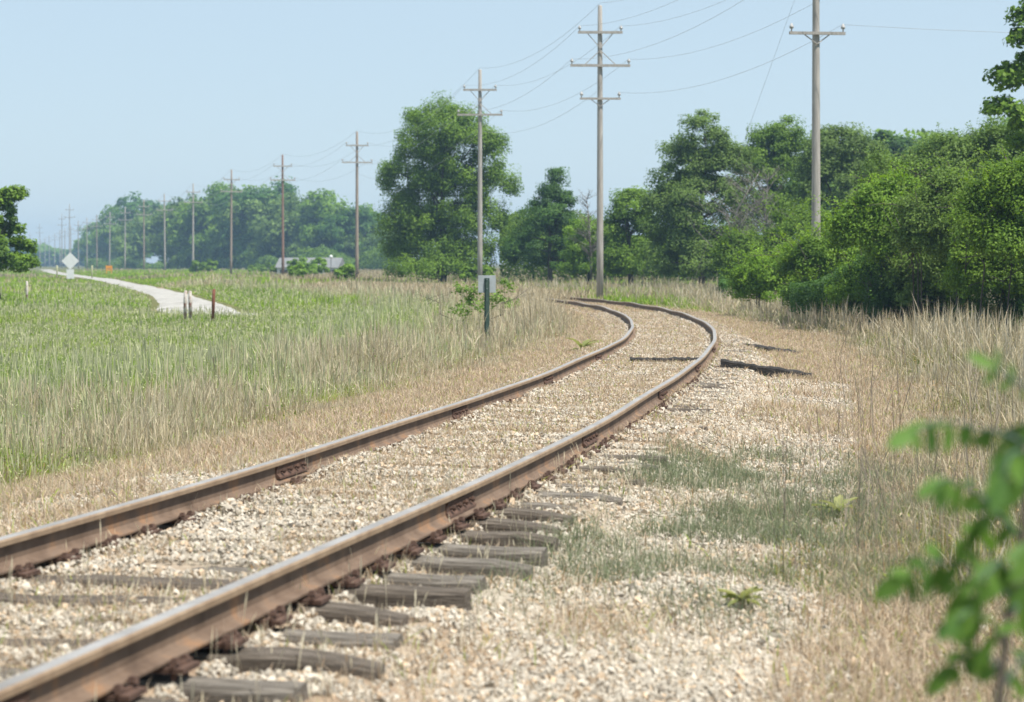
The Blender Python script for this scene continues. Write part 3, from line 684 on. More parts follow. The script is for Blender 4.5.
# ------------------------------------------------------------------ trees and bushes
def limb_pts(a, b, r, sag=.12):
    a = Vector(a); b = Vector(b); m_ = (a + b) / 2 + Vector((r.uniform(-1, 1), r.uniform(-1, 1), r.uniform(0, 1))) * (b - a).length * sag
    return [a * (1 - t) ** 2 + m_ * 2 * t * (1 - t) + b * t * t for t in (0, .25, .5, .75, 1)]
def tree_meshes(lobes, th, tr, nclump, per, leaf, c1, c2, seed, clump=.55, limbs=14, bare=0, bark=None, fl=.65, stems=1, shoots=0, slen=.8):
    """lobes: (x, y, z, rx, ry, rz) ellipsoids that the crown's leaf clumps gather in"""
    global rng
    keep_rng = rng; rng = np.random.default_rng(seed); r = random.Random(seed)
    lob = np.array(lobes, float); wgt = (lob[:, 3] * lob[:, 4] * lob[:, 5]) ** .75; wgt /= wgt.sum()
    g = rng.choice(len(lob), nclump, p=wgt)
    d = rng.normal(size=(nclump, 3)); d /= np.linalg.norm(d, axis=1)[:, None]; d[:, 2] = np.where(d[:, 2] < -.55, -d[:, 2], d[:, 2])
    rad = rng.uniform(.35, 1.0, nclump) ** .55
    cen = lob[g, :3] + d * lob[g, 3:] * rad[:, None]
    cs = clump * rng.uniform(.6, 1.35, nclump)
    n = nclump * per; ci = np.repeat(np.arange(nclump), per)
    off = np.clip(rng.normal(size=(n, 3)), -1.7, 1.7) * cs[ci, None] * np.array([.55, .55, .55 * fl])
    P = cen[ci] + off; P[:, 2] = np.maximum(P[:, 2], .05)
    nr = off / cs[ci, None] + d[ci] * .5 + np.array([0, 0, .9]) + rng.normal(size=(n, 3)) * .55
    ct = rng.random(nclump)[ci] * .6 + rng.random(n) * .4
    col = c1[None] * (1 - ct[:, None]) + c2[None] * ct[:, None]; col = col * (1 + rng.normal(0, .12, (n, 1)))
    sz = leaf * rng.uniform(.6, 1.35, n)
    spts = []
    if shoots:
        gs = rng.choice(nclump, shoots, p=(lambda q: q / q.sum())(np.maximum(d[:, 2] + .35, .02) * rad))
        dd = d[gs] * .5 + np.array([0, -.15, .75]) + rng.normal(size=(shoots, 3)) * .35; dd /= np.linalg.norm(dd, axis=1)[:, None]
        a0 = cen[gs]; ln = slen * rng.uniform(.6, 1.7, shoots); side = rng.normal(size=(shoots, 3)) * np.array([.5, .5, 0])
        m_ = 34; tt = rng.uniform(.1, 1, (shoots, m_))
        def arc(t): return a0[:, None] + dd[:, None] * (ln[:, None] * t)[..., None] + side[:, None] * (ln[:, None] * t * t * .6)[..., None] - np.array([0, 0, 1.]) * (ln[:, None] * t * t * .38)[..., None]
        Q = (arc(tt) + rng.normal(size=(shoots, m_, 3)) * leaf * .7).reshape(-1, 3)
        for q in range(0, shoots, 2): spts.append([a0[q]] + [arc(np.full((shoots, 1), t_))[q, 0] for t_ in (.35, .7, 1)])
        P = np.concatenate([P, Q]); nr = np.concatenate([nr, rng.normal(size=(len(Q), 3)) * .5 + np.array([0, 0, .9])])
        sz = np.concatenate([sz, leaf * rng.uniform(.6, 1.2, len(Q))]); cq = rng.random((len(Q), 1)) * .7 + .3
        col = np.concatenate([col, c1[None] * (1 - cq) + c2[None] * cq * 1.1])
    V, L, S_, Cc = leaf_cloud(P, sz, nr, np.clip(col, .004, 1), .62)
    crown = npmesh('crown', V, L, S_, Cc)
    crown.materials.append(M_leaf)
    mb = MB(); top = float(cen[:, 2].max()) * .8
    tips = []
    for st in range(stems):
        bx, by = (r.uniform(-.15, .15), r.uniform(-.15, .15)) if stems == 1 else (r.uniform(-.8, .8), r.uniform(-.5, .5))
        cx, cy = float(np.average(lob[:, 0], weights=wgt)), float(np.average(lob[:, 1], weights=wgt))
        pts = [(bx * 0 if stems == 1 else bx, 0 if stems == 1 else by, -.3), (bx * .6, by * .5, th * .5), (cx * .3 + bx, cy * .3 + by, th), (cx * .7 + bx, cy * .6 + by, (th + top) / 2), (cx + bx * 2, cy + by * 2, top)]
        mb.tube(pts, [tr * 1.25, tr, tr * .82, tr * .5, tr * .15], 9); tips.append(pts)
    order = np.argsort(-rad)[:limbs * 3]; pick = r.sample(list(order), min(limbs, len(order)))
    for i in pick:
        c = cen[i]; pts = tips[r.randrange(stems)]; t = r.uniform(.3, .95); z0 = min(th + (top - th) * t * .8, c[2] * .9)
        f = min(max((z0 - th) / max(top - th, .1), 0), 1); bx0 = Vector(pts[2]).lerp(Vector(pts[4]), f)
        if z0 < th: bx0 = Vector(pts[1]).lerp(Vector(pts[2]), max(0, (z0 - th * .5) / (th * .5)))
        mb.tube(limb_pts(bx0, Vector(c.tolist()), r), [tr * .38, tr * .3, tr * .2, tr * .12, tr * .05], 5)
    for q in spts: mb.tube([tuple(v) for v in q], [.012, .01, .007, .004], 3, False)
    trunk = mb.mesh('trunk', True); trunk.materials.append(bark or M_bark)
    rng = keep_rng
    return trunk, crown
def tree(name, meshes, loc, label, cat='tree', group=None, rz=0, sc_=(1, 1, 1)):
    root = empty(name, loc, rz); root.scale = sc_
    for nm, me in (('trunk', meshes[0]), ('crown', meshes[1])):
        o = bpy.data.objects.new(nm, me); C.objects.link(o); o.parent = root
    return tag(root, label, cat, group)
def lobes_px(cols, Y, dep=.8, x0=None):
    """lobes written as picture columns/rows of the silhouette at distance Y, turned into metres"""
    cx = at(x0, Y) if x0 is not None else 0
    return [(at(px, Y) - cx, dy, zt(py, Y), rx * Y / F, rx * Y / F * dep, rz * Y / F) for (px, py, rx, rz, dy) in cols]
TG1 = np.array([.060, .125, .012]); TG2 = np.array([.21, .335, .038])
BG1 = np.array([.095, .185, .016]); BG2 = np.array([.25, .41, .045])
DG1 = np.array([.028, .070, .012]); DG2 = np.array([.09, .18, .03])
OG1 = np.array([.085, .145, .028]); OG2 = np.array([.20, .30, .065])
G_MID = 'trees behind the curve'
# big tree behind the second pole
Yt = 140; x0 = 443
lb = lobes_px([(442, 138, 46, 40, 0), (422, 172, 42, 36, .5), (468, 158, 40, 42, -.5), (495, 190, 28, 22, 0), (400, 178, 20, 12, 0), (440, 205, 50, 38, .6), (478, 225, 34, 35, 0), (400, 225, 22, 30, 0), (430, 250, 40, 22, .3), (468, 258, 34, 16, 0), (410, 250, 30, 20, 1), (440, 268, 52, 9, -.6), (425, 235, 40, 30, .4)], Yt, .85, x0)
tree('broadleaf_tree', tree_meshes(lb, 1.8, .26, 560, 300, .13, TG1, TG2 * 1.05, 11, .56, 26, fl=.95), (at(x0, Yt), Yt, 0), 'large rounded green tree standing alone behind the second pole', 'tree', G_MID)
Yt = 132; x0 = 550
lb = lobes_px([(556, 179, 7, 11, 0), (554, 190, 12, 17, 0), (552, 204, 20, 20, 0), (548, 215, 28, 25, 0), (545, 245, 38, 26, 0), (560, 262, 30, 14, 0), (522, 254, 20, 22, 0), (578, 248, 18, 26, 0)], Yt, .9, x0)
tree('conical_tree', tree_meshes(lb, 1.2, .16, 170, 290, .12, DG1, DG2 * 1.25, 12, .45, 14), (at(x0, Yt), Yt, 0), 'pointed dark green tree just left of the tallest pole', 'tree', G_MID)
Yt = 122; x0 = 588
lb = lobes_px([(590, 240, 26, 24, 0), (612, 250, 22, 22, 0), (575, 262, 20, 14, 0), (600, 268, 30, 10, 0)], Yt, .9, x0)
tree('bushy_tree', tree_meshes(lb, .6, .12, 120, 290, .12, TG1 * 1.2, TG2 * 1.25, 13, .42, 8), (at(x0, Yt), Yt, 0), 'low bright green bushy tree directly behind the tallest pole', 'tree', G_MID)
Yt = 118; x0 = 632
lb = lobes_px([(632, 212, 20, 24, 0), (640, 240, 26, 30, 0), (625, 262, 28, 16, 0), (612, 232, 14, 14, 0)], Yt, .9, x0)
tree('broadleaf_tree', tree_meshes(lb, 1.2, .14, 140, 290, .12, TG1, TG2 * 1.1, 14, .42, 10), (at(x0, Yt), Yt, 0), 'medium green tree with a notched top, right of the tallest pole', 'tree', G_MID)
Yt = 112; x0 = 700
lb = lobes_px([(700, 140, 32, 28, 0), (685, 170, 34, 30, .5), (720, 170, 30, 30, 0), (700, 205, 46, 34, 0), (668, 215, 24, 30, 0), (735, 160, 20, 20, .5), (680, 248, 36, 24, 0), (725, 245, 24, 20, 1), (700, 264, 48, 14, 0)], Yt, .85, x0)
tree('broadleaf_tree', tree_meshes(lb, 1.4, .17, 330, 310, .12, OG1 * .95, OG2, 15, .5, 26), (at(x0, Yt), Yt, 0), 'tall olive-green round-topped tree with a forked trunk, centre right', 'tree', G_MID)
Yt = 120; x0 = 768
lb = lobes_px([(770, 150, 26, 24, 0), (785, 140, 22, 22, 0), (755, 185, 30, 34, 0), (790, 185, 34, 36, 0), (775, 225, 46, 36, 0)], Yt, .9, x0)
tree('broadleaf_tree', tree_meshes(lb, 1.8, .2, 220, 290, .125, TG1, TG2 * .95, 16, .5, 18), (at(x0, Yt), Yt, 0), 'leafy tree between the round-topped tree and the roadside pole', 'tree', G_MID)
Yt = 110; x0 = 842
lb = lobes_px([(840, 145, 28, 20, 0), (860, 160, 26, 24, 0), (820, 165, 24, 30, 0), (840, 200, 46, 40, 0), (880, 200, 30, 40, 0), (850, 240, 46, 26, 0)], Yt, .9, x0)
tree('broadleaf_tree', tree_meshes(lb, 1.6, .2, 240, 280, .125, OG1 * .9, OG2 * .85, 17, .5, 18), (at(x0, Yt), Yt, 0), 'olive-green tree rising right behind the pole at the thicket', 'tree', G_MID)
Yt = 150; x0 = 890
lb = lobes_px([(888, 148, 20, 18, 0), (905, 165, 26, 26, 0), (880, 185, 30, 30, 0)], Yt, .9, x0)
tree('dark_tree', tree_meshes(lb, 3, .2, 110, 100, .28, DG1, DG2, 18, .6, 10), (at(x0, Yt), Yt, 0), 'small-topped dark green tree showing over the thicket right of the pole', 'tree', G_MID)
# grey leafless trees
def bare_tree(loc, hgt, spread, label, seed, lean=0, mat=None, tr=.1):
    r = random.Random(seed); root = empty('bare_tree', loc); tag(root, label, 'tree', 'leafless grey trees')
    tm = MB(); bmb = MB(); top = Vector((lean, 0, hgt))
    pts = [Vector((0, 0, -.3)), Vector((lean * .2, .1, hgt * .35)), Vector((lean * .5, -.1, hgt * .7)), top]
    tm.tube(pts, [tr, tr * .8, tr * .5, tr * .15], 7)
    for k in range(54):
        t = r.uniform(.25, .97); a = Vector((lean * t * .9, 0, hgt * t)); an = r.uniform(0, 6.28); l = spread * (1.1 - t * .7) * r.uniform(.5, 1)
        b_ = a + Vector((math.cos(an) * l, math.sin(an) * l, l * r.uniform(.4, 1.1)))
        pp = limb_pts(a, b_, r, .15); bmb.tube(pp, [tr * .3, tr * .24, tr * .17, tr * .1, tr * .05], 4)
        for j in range(9):
            c = pp[r.choice((1, 2, 3, 4))]; e_ = c + Vector((r.uniform(-1, 1), r.uniform(-1, 1), r.uniform(0, 1))) * l * .35
            bmb.tube([c, (c + e_) / 2 + Vector((0, 0, .05)), e_], [tr * .1, tr * .08, tr * .04], 3)
    tm.build('trunk', mat or M_greybark, root, True); bmb.build('branches', mat or M_greybark, root, True)
bare_tree((at(592, 120), 120, 0), 5.0, 1.4, 'thin leafless tree poking up beside the tallest pole', 5, -.3, tr=.06)
bare_tree((at(716, 99), 99, 0), 5.4, 2.3, 'leafless grey tree leaning right in front of the round-topped tree', 6, 1.9, tr=.07)
bare_tree((at(762, 100), 100, 0), 5.4, 2.4, 'upright leafless grey tree at the edge of the trees behind the bend', 8, .3, tr=.06)
bare_tree((at(926, 165), 165, 0), 9.6, 4.0, 'pale leafless treetop above the thicket at far right', 9, .3, tr=.14)

# thicket of bushes on the right
G_B = 'bushes of the right-hand thicket'
def bush(name, cols, Y, x0, nc, per, leaf, c1, c2, seed, clump, label, th=.4, tr=.026, dep=.8):
    lb = lobes_px(cols, Y, dep, x0)
    return tree(name, tree_meshes(lb, th, tr, int(nc * 1.2), int(per * 2.1), leaf * .58, c1, c2, seed, clump, 16, stems=4, fl=.7, shoots=150, slen=.75 if Y < 80 else .9), (at(x0, Y), Y, float(ground(at(x0, Y), Y))), label, 'bush', G_B)
bush('leafy_bush', [(770, 262, 34, 14, 0), (745, 272, 16, 14, 0), (800, 266, 26, 20, 0), (770, 280, 36, 12, 0)], 68, 775, 130, 120, .12, BG1 * .95, BG2, 21, .24, 'bright green rounded bush below the pole, nearest the bend')
bush('leafy_bush', [(822, 243, 22, 14, 0), (812, 252, 30, 24, 0), (856, 240, 28, 34, 0), (830, 285, 44, 20, 0)], 62, 832, 190, 110, .12, TG1 * 1.1, TG2 * 1.1, 22, .26, 'mid green bush standing at the foot of the roadside pole')
bush('leafy_bush', [(880, 190, 30, 22, 0), (862, 220, 30, 30, 0), (900, 225, 40, 40, -.3), (885, 278, 44, 28, 1.8), (905, 185, 18, 20, 0)], 54, 884, 260, 110, .12, BG1 * .9, BG2 * .9, 23, .28, 'tall bright green bush right of the pole with arching sprays')
bush('leafy_bush', [(950, 180, 28, 24, 0), (930, 215, 34, 38, 0), (965, 218, 40, 42, -.5), (940, 272, 40, 34, 2.0)], 51, 945, 270, 110, .12, OG1, OG2, 24, .27, 'dense bush with a dark hollow beneath, between the arching bush and the picture edge', dep=.9)
bush('leafy_bush', [(1005, 172, 32, 26, 0), (985, 205, 34, 34, 0), (1035, 190, 48, 50, -.5), (1015, 250, 48, 50, 2.2), (1080, 230, 50, 70, 0), (1000, 225, 34, 22, -.6)], 45, 1015, 340, 120, .11, TG1, TG2, 25, .26, 'dark dense bush cut by the right edge of the picture', dep=.9)
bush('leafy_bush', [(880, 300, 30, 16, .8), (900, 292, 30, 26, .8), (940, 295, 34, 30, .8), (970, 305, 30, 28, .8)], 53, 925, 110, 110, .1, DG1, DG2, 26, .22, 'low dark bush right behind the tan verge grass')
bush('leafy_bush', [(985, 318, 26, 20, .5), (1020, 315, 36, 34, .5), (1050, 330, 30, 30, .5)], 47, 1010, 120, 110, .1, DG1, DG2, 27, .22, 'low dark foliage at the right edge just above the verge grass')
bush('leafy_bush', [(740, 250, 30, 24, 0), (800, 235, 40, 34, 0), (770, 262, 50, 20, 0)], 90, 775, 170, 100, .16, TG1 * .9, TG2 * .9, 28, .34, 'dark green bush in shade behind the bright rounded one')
bush('leafy_bush', [(900, 165, 40, 26, 0), (950, 150, 40, 26, 0), (1000, 140, 40, 28, 0), (930, 200, 70, 34, 0), (1030, 160, 50, 40, 0)], 74, 950, 300, 100, .15, BG1 * .75, OG2 * .95, 29, .36, 'taller loose green scrub rising behind the nearer bushes towards the right edge', th=1)
# trees at the back right, in haze
G_BR = 'hazy trees behind the thicket'
def gen_lobes(seed, H, W, trunk=.25):
    r = random.Random(seed); out = []
    for k in range(9):
        z = H * r.uniform(trunk + .1, .86); wz = 1 - .55 * max(0, (z / H - .5)) * 2
        out.append((r.uniform(-1, 1) * W * .5 * wz, r.uniform(-1, 1) * W * .4 * wz, z, W * r.uniform(.28, .42) * wz, W * r.uniform(.28, .42) * wz, H * r.uniform(.1, .17)))
    out.append((0, 0, H * .5, W * .5, W * .45, H * .3)); out.append((0, 0, H * .2, W * .5, W * .45, H * .18))
    return out
generic = [tree_meshes(gen_lobes(40 + i, 10, 8 + (i % 3), .12), 2.2, .22, 150, 60, .5, (TG1, OG1, DG1, TG1, OG1)[i] * (1.25, 1, 1.4, 1.1, 1.0)[i], (TG2, OG2, DG2, TG2, OG2)[i] * (1.0, .85, 1.3, 1.15, 1)[i], 50 + i, .95, 14) for i in range(5)]
BR = [(905, 138, 215, 'hazy round treetop just right of the dark treetop'), (940, 124, 230, 'pale tall treetop above the middle of the thicket'), (972, 128, 225, 'hazy treetop left of the overhanging branch'),
      (1008, 114, 235, 'highest hazy treetop, under the overhanging branch'), (1050, 120, 225, 'hazy tree cut by the right picture edge'), (862, 135, 210, 'hazy tree partly hidden behind the olive tree by the pole')]
for i, (px, py, Y, lab) in enumerate(BR):
    H = zt(py, Y); tree('hazy_tree', generic[i % 5], (at(px, Y), Y, 0), lab, 'tree', G_BR, i * 1.3, (H / 10 * .95, H / 10 * .95, H / 9.6))
# wood on the left
G_L = 'trees of the far wood'
LW = [(98, 222, 430, 'low hazy tree at the left end of the far wood'), (118, 207, 425, 'rounded tree at the left shoulder of the far wood'), (142, 196, 420, 'broad tree in the far wood behind the two-armed pole'),
      (165, 198, 415, 'paler olive tree in the far wood, left part'), (190, 190, 410, 'tall tree in the far wood left of its highest crown'), (212, 183, 405, 'highest crown of the left half of the far wood'),
      (236, 188, 405, 'tree in the far wood between the pale pole and the reddish pole'), (258, 182, 400, 'tall round crown just left of the reddish pole'), (284, 186, 400, 'dense crown behind the reddish pole'),
      (306, 188, 395, 'crown right of the reddish pole'), (326, 190, 395, 'narrow crown over the low white building'), (346, 205, 390, 'paler crown left of the brown pole'),
      (366, 207, 385, 'crown right behind the brown pole'), (388, 215, 380, 'shaded tree at the right end of the far wood, touching the large tree'),
      (130, 235, 400, 'low front tree of the far wood, leftmost of the front row'), (178, 228, 395, 'low front tree of the far wood with a brownish crown'), (225, 230, 390, 'low front tree of the far wood behind the white pole'), (272, 226, 385, 'low front tree of the far wood behind the reddish pole'), (318, 228, 380, 'low front tree of the far wood above the shed roof'), (358, 232, 372, 'low front tree of the far wood beside the brown pole')]
for i, (px, py, Y, lab) in enumerate(LW):
    Y = float(np.interp(px, [98, 130, 190, 388], [640, 560, 450, 385])) + (Y - 400) * .5
    H = zt(py, Y); k = (i * 7 + 3) % 5
    tree('wood_tree', generic[k], (at(px, Y), Y, 0), lab, 'tree', G_L, i * 2.1, (H / 10 * 1.0, H / 10 * 1.0, H / 9.6))
# undergrowth at the foot of the wood: a continuous mass nobody could count
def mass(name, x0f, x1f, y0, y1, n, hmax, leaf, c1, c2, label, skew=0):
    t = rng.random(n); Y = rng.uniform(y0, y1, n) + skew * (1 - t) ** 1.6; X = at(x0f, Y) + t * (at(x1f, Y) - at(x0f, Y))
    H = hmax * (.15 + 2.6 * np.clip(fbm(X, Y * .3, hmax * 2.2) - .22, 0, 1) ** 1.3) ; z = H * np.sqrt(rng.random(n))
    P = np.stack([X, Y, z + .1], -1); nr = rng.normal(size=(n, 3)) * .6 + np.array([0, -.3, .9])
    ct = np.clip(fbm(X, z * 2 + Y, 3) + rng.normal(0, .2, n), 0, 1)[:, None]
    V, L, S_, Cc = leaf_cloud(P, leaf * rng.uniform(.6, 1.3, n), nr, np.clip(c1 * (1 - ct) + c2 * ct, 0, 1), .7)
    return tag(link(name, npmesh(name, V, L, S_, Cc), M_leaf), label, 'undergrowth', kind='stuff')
mass('undergrowth', 85, 400, 345, 372, 30000, 3.4, .5, DG1 * 1.2, TG2 * .85, 'bushy undergrowth along the foot of the far wood', 200)
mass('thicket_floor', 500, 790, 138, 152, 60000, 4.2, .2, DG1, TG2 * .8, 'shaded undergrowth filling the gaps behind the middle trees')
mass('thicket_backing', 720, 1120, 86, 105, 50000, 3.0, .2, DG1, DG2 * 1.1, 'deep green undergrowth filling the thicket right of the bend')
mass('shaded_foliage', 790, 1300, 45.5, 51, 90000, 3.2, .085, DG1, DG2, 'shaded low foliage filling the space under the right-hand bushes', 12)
mass('distant_woods', -60, 110, 900, 960, 16000, 13, 2.2, TG1 * 1.3, TG2, 'bluish distant tree line at the far end of the road')

# shrubs in the field
G_S = 'shrubs in the field'
def shrub(px, py, Y, wpx_, lab, seed, c1=BG1, c2=BG2, nc=50, per=90, lf=None):
    H = zt(py, Y); W = wpx_ * Y / F
    lb = [(-W * .25, 0, H * .45, W * .3, W * .3, H * .38), (W * .2, 0, H * .5, W * .3, W * .3, H * .4), (0, .1, H * .3, W * .42, W * .35, H * .28)]
    tree('field_shrub', tree_meshes(lb, H * .2, .03 if nc == 50 else .012, nc, per, lf or .07 + Y * .0009, c1, c2, seed, H * .13, 8 if nc == 50 else 3, stems=3), (at(px, Y), Y, 0), lab, 'shrub', G_S)
shrub(311, 254, 215, 44, 'green shrub in front of the low white building', 61)
shrub(345, 262, 150, 18, 'small bushy shrub left of the brown pole', 62)
shrub(298, 262, 165, 14, 'smallest green shrub between the reddish pole and the white building', 63)
shrub(283, 262, 240, 24, 'dark green shrub at the foot of the reddish pole', 64, TG1, TG2)
shrub(205, 258, 290, 26, 'shrub at the foot of the pale pole in the far row', 65, TG1, TG2)
shrub(262, 262, 300, 30, 'low shrub right of the pole by the far wood', 66, TG1, TG2)
shrub(470, 276, 52, 34, 'leafy shrub in the tan grass behind the small sign', 67, TG1 * 1.3, OG2 * 1.3, 26, 34, .07)
shrub(500, 274, 58, 34, 'leafy shrub right of the small sign', 68, TG1 * 1.3, OG2 * 1.3, 24, 34, .07)
shrub(478, 262, 128, 36, 'shrub at the foot of the second pole', 69, TG1, TG2)

# left edge tree
Yt = 88; x0 = 8
lb = lobes_px([(8, 200, 15, 12, 0), (0, 235, 20, 20, 0), (14, 248, 17, 9, 0), (-12, 210, 20, 22, 0), (12, 262, 20, 10, 0), (-14, 255, 24, 20, 0)], Yt, .9, -6)
tree('edge_tree', tree_meshes(lb, .8, .09, 120, 100, .15, TG1, TG2, 31, .26, 12), (at(0, Yt), Yt, 0), 'small dark tree cut by the left edge of the picture', 'tree')
# overhanging tree at top right
Yt = 60; xo = 17.0; lb = [(at(1004, Yt) - xo, 0, zt(98, Yt), .62, .8, .34), (at(1014, Yt) - xo, 0, zt(62, Yt), .62, .8, .34), (at(1021, Yt) - xo, .2, zt(15, Yt), .3, .5, .7), (at(1042, Yt) - xo, 0, zt(112, Yt), .9, .8, .8), (at(1052, Yt) - xo, 0, zt(30, Yt), .8, .9, 1.5), (at(1100, Yt) - xo, 0, zt(0, Yt), 1.8, 1.8, 2.2), (.4, .2, 10.5, 2.2, 2.2, 2)]
tree('overhanging_tree', tree_meshes(lb, 4.0, .2, 300, 120, .15, TG1, TG2 * 1.1, 32, .3, 34), (xo, Yt, -.4), 'near tree whose leafy branches hang in at the top right corner', 'tree')

# ------------------------------------------------------------------ utility poles
arms_me = {}
def arm_mesh(Lr, th=.10):
    return MB().box((0, 0, 0), (Lr, .09, th)).mesh('cross_arm')
ins_me = MB().tube([(0, 0, .04), (0, 0, .12), (0, 0, .13), (0, 0, .2), (0, 0, .21), (0, 0, .27)], [.02, .02, .06, .065, .04, .03], 8).mesh('insulator', True); ins_me.materials.append(M_cer)
arm_specs = {'top': (1.75, 10.45), 'mid': (2.36, 9.15), 'low': (1.6, 7.85)}
arm_data = {}
for k_, (L_, z_) in arm_specs.items():
    me = arm_mesh(L_, .1 if k_ != 'low' else .08); me.materials.append(M_poleg); arm_data[k_] = me
brace_me = {}
for k_, (L_, z_) in arm_specs.items():
    mb = MB(); dz = .55 if k_ == 'mid' else -.45; 
    if k_ == 'mid': mb.bar((-L_ * .25, -.10, .05), (0, -.14, .60), .03, .03).bar((L_ * .25, -.10, .05), (0, -.14, .60), .03, .03)
    elif k_ == 'top': mb.bar((-L_ * .28, -.10, -.05), (0, -.14, -.62), .03, .03).bar((L_ * .28, -.10, -.05), (0, -.14, -.62), .03, .03)
    else: mb.bar((-L_ * .22, -.10, -.04), (0, -.14, -.3), .03, .03).bar((L_ * .22, -.10, -.04), (0, -.14, -.3), .03, .03)
    m_ = mb.mesh('arm_brace'); m_.materials.append(M_poleg); brace_me[k_] = m_
shaft = {}
for nm, mt in (('grey', M_poleg), ('brown', M_poleb), ('red', M_poler)):
    me = MB().tube([(0, 0, -.5), (0, 0, 2), (0, 0, 6), (0, 0, 9.5), (0, 0, 11.5), (0, 0, 11.53)], [.14, .132, .115, .098, .085, .05], 12).mesh('pole_shaft', True); me.materials.append(mt); shaft[nm] = me
def pole(px, top, colr, arms, label, Y=None, ang=0, hs=1.0):
    H = 11.5 * hs
    if Y is None: Y = (H - CZ) * F / (HY - top)
    X = at(px, Y)
    root = empty('utility_pole', (X, Y, 0), ang); tag(root, label, 'utility pole', 'utility poles in the row along the track'); root.scale = (1, 1, hs)
    if Y > 150: root.rotation_euler = (rt.uniform(-.008, .008), rt.uniform(-.012, .012), ang)
    o = bpy.data.objects.new('pole_shaft', shaft[colr]); C.objects.link(o); o.parent = root
    for k_ in arms:
        L_, z_ = arm_specs[k_]
        a = bpy.data.objects.new('cross_arm', arm_data[k_]); C.objects.link(a); a.parent = root; a.location = (0, -.15, z_)
        for xx in (-L_ / 2 + .06, L_ / 2 - .06):
            q = bpy.data.objects.new('insulator', ins_me); C.objects.link(q); q.parent = a; q.location = (xx, 0, 0)
        if Y < 260:
            b_ = bpy.data.objects.new('arm_brace', brace_me[k_]); C.objects.link(b_); b_.parent = root; b_.location = (0, 0, z_)
    return (X, Y, ang, hs)
TM = ('top', 'mid'); TML = ('top', 'mid', 'low')
line = [pole(816, 0, 'grey', TML, 'tall grey pole rising out of the right-hand thicket, its top above the picture', 64, .12),
        pole(600, 6, 'grey', TML, 'tallest grey pole in full view, with three cross-arms, at the middle of the picture', None, .05),
        pole(480, 70, 'grey', TM, 'grey pole in front of the large tree, behind the small sign'),
        pole(357, 132, 'brown', TM, 'brown pole at the left side of the large tree', None, .15),
        pole(283, 155, 'red', TM, 'reddish-brown pole in front of the far wood', None, .2),
        pole(231, 170, 'brown', TM, 'pale brown pole, next one left of the reddish pole', None, .2)]
rest = [(193, 184, 'grey'), (165, 194, 'grey'), (144, 200, 'brown'), (125, 207, 'grey'), (109.5, 212, 'grey'), (97, 215, 'brown'), (87, 218, 'grey'), (78.5, 221, 'grey'), (71, 225, 'grey'), (65, 228, 'grey'), (60, 230, 'grey'), (54.5, 233, 'grey'), (49.5, 235, 'grey'), (45, 237, 'grey'), (40.5, 239, 'grey'), (37, 241, 'grey')]
for i, (px, tp, cl) in enumerate(rest):
    lab = 'distant grey-brown pole, %s one left of the reddish pole' % ORD[i + 1]
    line.append(pole(px, tp, cl, TM, lab, None, .25))
# taller line far away
far2 = [(69.5, 204, 'taller distant pole standing behind the diamond sign'), (62, 214, 'taller distant pole just left of the diamond sign'), (40, 224, 'taller distant pole above the left tree edge'), (30, 232, 'taller distant pole nearest the left edge tree')]
for px, tp, lab in far2: pole(px, tp, 'grey', TM, lab, None, .25, 1.25)
# the pole beyond the right edge that carries the wire on
p_off = pole(1900, 0, 'grey', TML, 'pole beyond the right edge carrying the wires onward', 56, .1)

# wires: each runs over every pole of the row
def wire(off_x, z, label, seq, sag=.9, low=False):
    pts = []
    for (a, b_) in zip(seq[:-1], seq[1:]):
        A_ = Vector((a[0] + off_x * math.cos(a[2]), a[1] + off_x * math.sin(a[2]) - .15, z * a[3])); B_ = Vector((b_[0] + off_x * math.cos(b_[2]), b_[1] + off_x * math.sin(b_[2]) - .15, z * b_[3]))
        sg = sag * min(1.6, (A_ - B_).length / 38)
        for k_ in range(12):
            t = k_ / 12; p = A_.lerp(B_, t); p.z -= 4 * sg * t * (1 - t); pts.append(p)
    pts.append(B_)
    o = MB().tube(pts, [.0045 + .00002 * max(p.y, 0) for p in pts], 5).build('power_wire', M_wire, None, True)
    tag(o, label, 'wire', 'wires strung along the pole row')
seq = [p_off] + line[:14]
wire(0, 11.6, 'topmost wire, running over the tips of the poles', seq)
wire(-.80, 10.7, 'wire on the left end of the upper cross-arms', seq)
wire(.80, 10.7, 'wire on the right end of the upper cross-arms', seq)
wire(-1.12, 9.4, 'wire on the left end of the long middle cross-arms', seq)
wire(1.12, 9.4, 'wire on the right end of the long middle cross-arms', seq)
wire(.74, 8.1, 'lowest wire, on the right end of the short bottom cross-arms', [p_off] + line[:2])
wire(.09, 8.3, 'low wire from the tallest pole back towards the brown pole', line[1:4])
g0 = Vector((line[0][0], line[0][1], 10.2)); 
tag(MB().tube([g0 + Vector((-.1, 0, 0)), g0 + Vector((-2.6, 14, -10.2))], .004, 5).build('guy_wire', M_wire), 'slack guy wire slanting down from the pole at the thicket', 'guy wire')

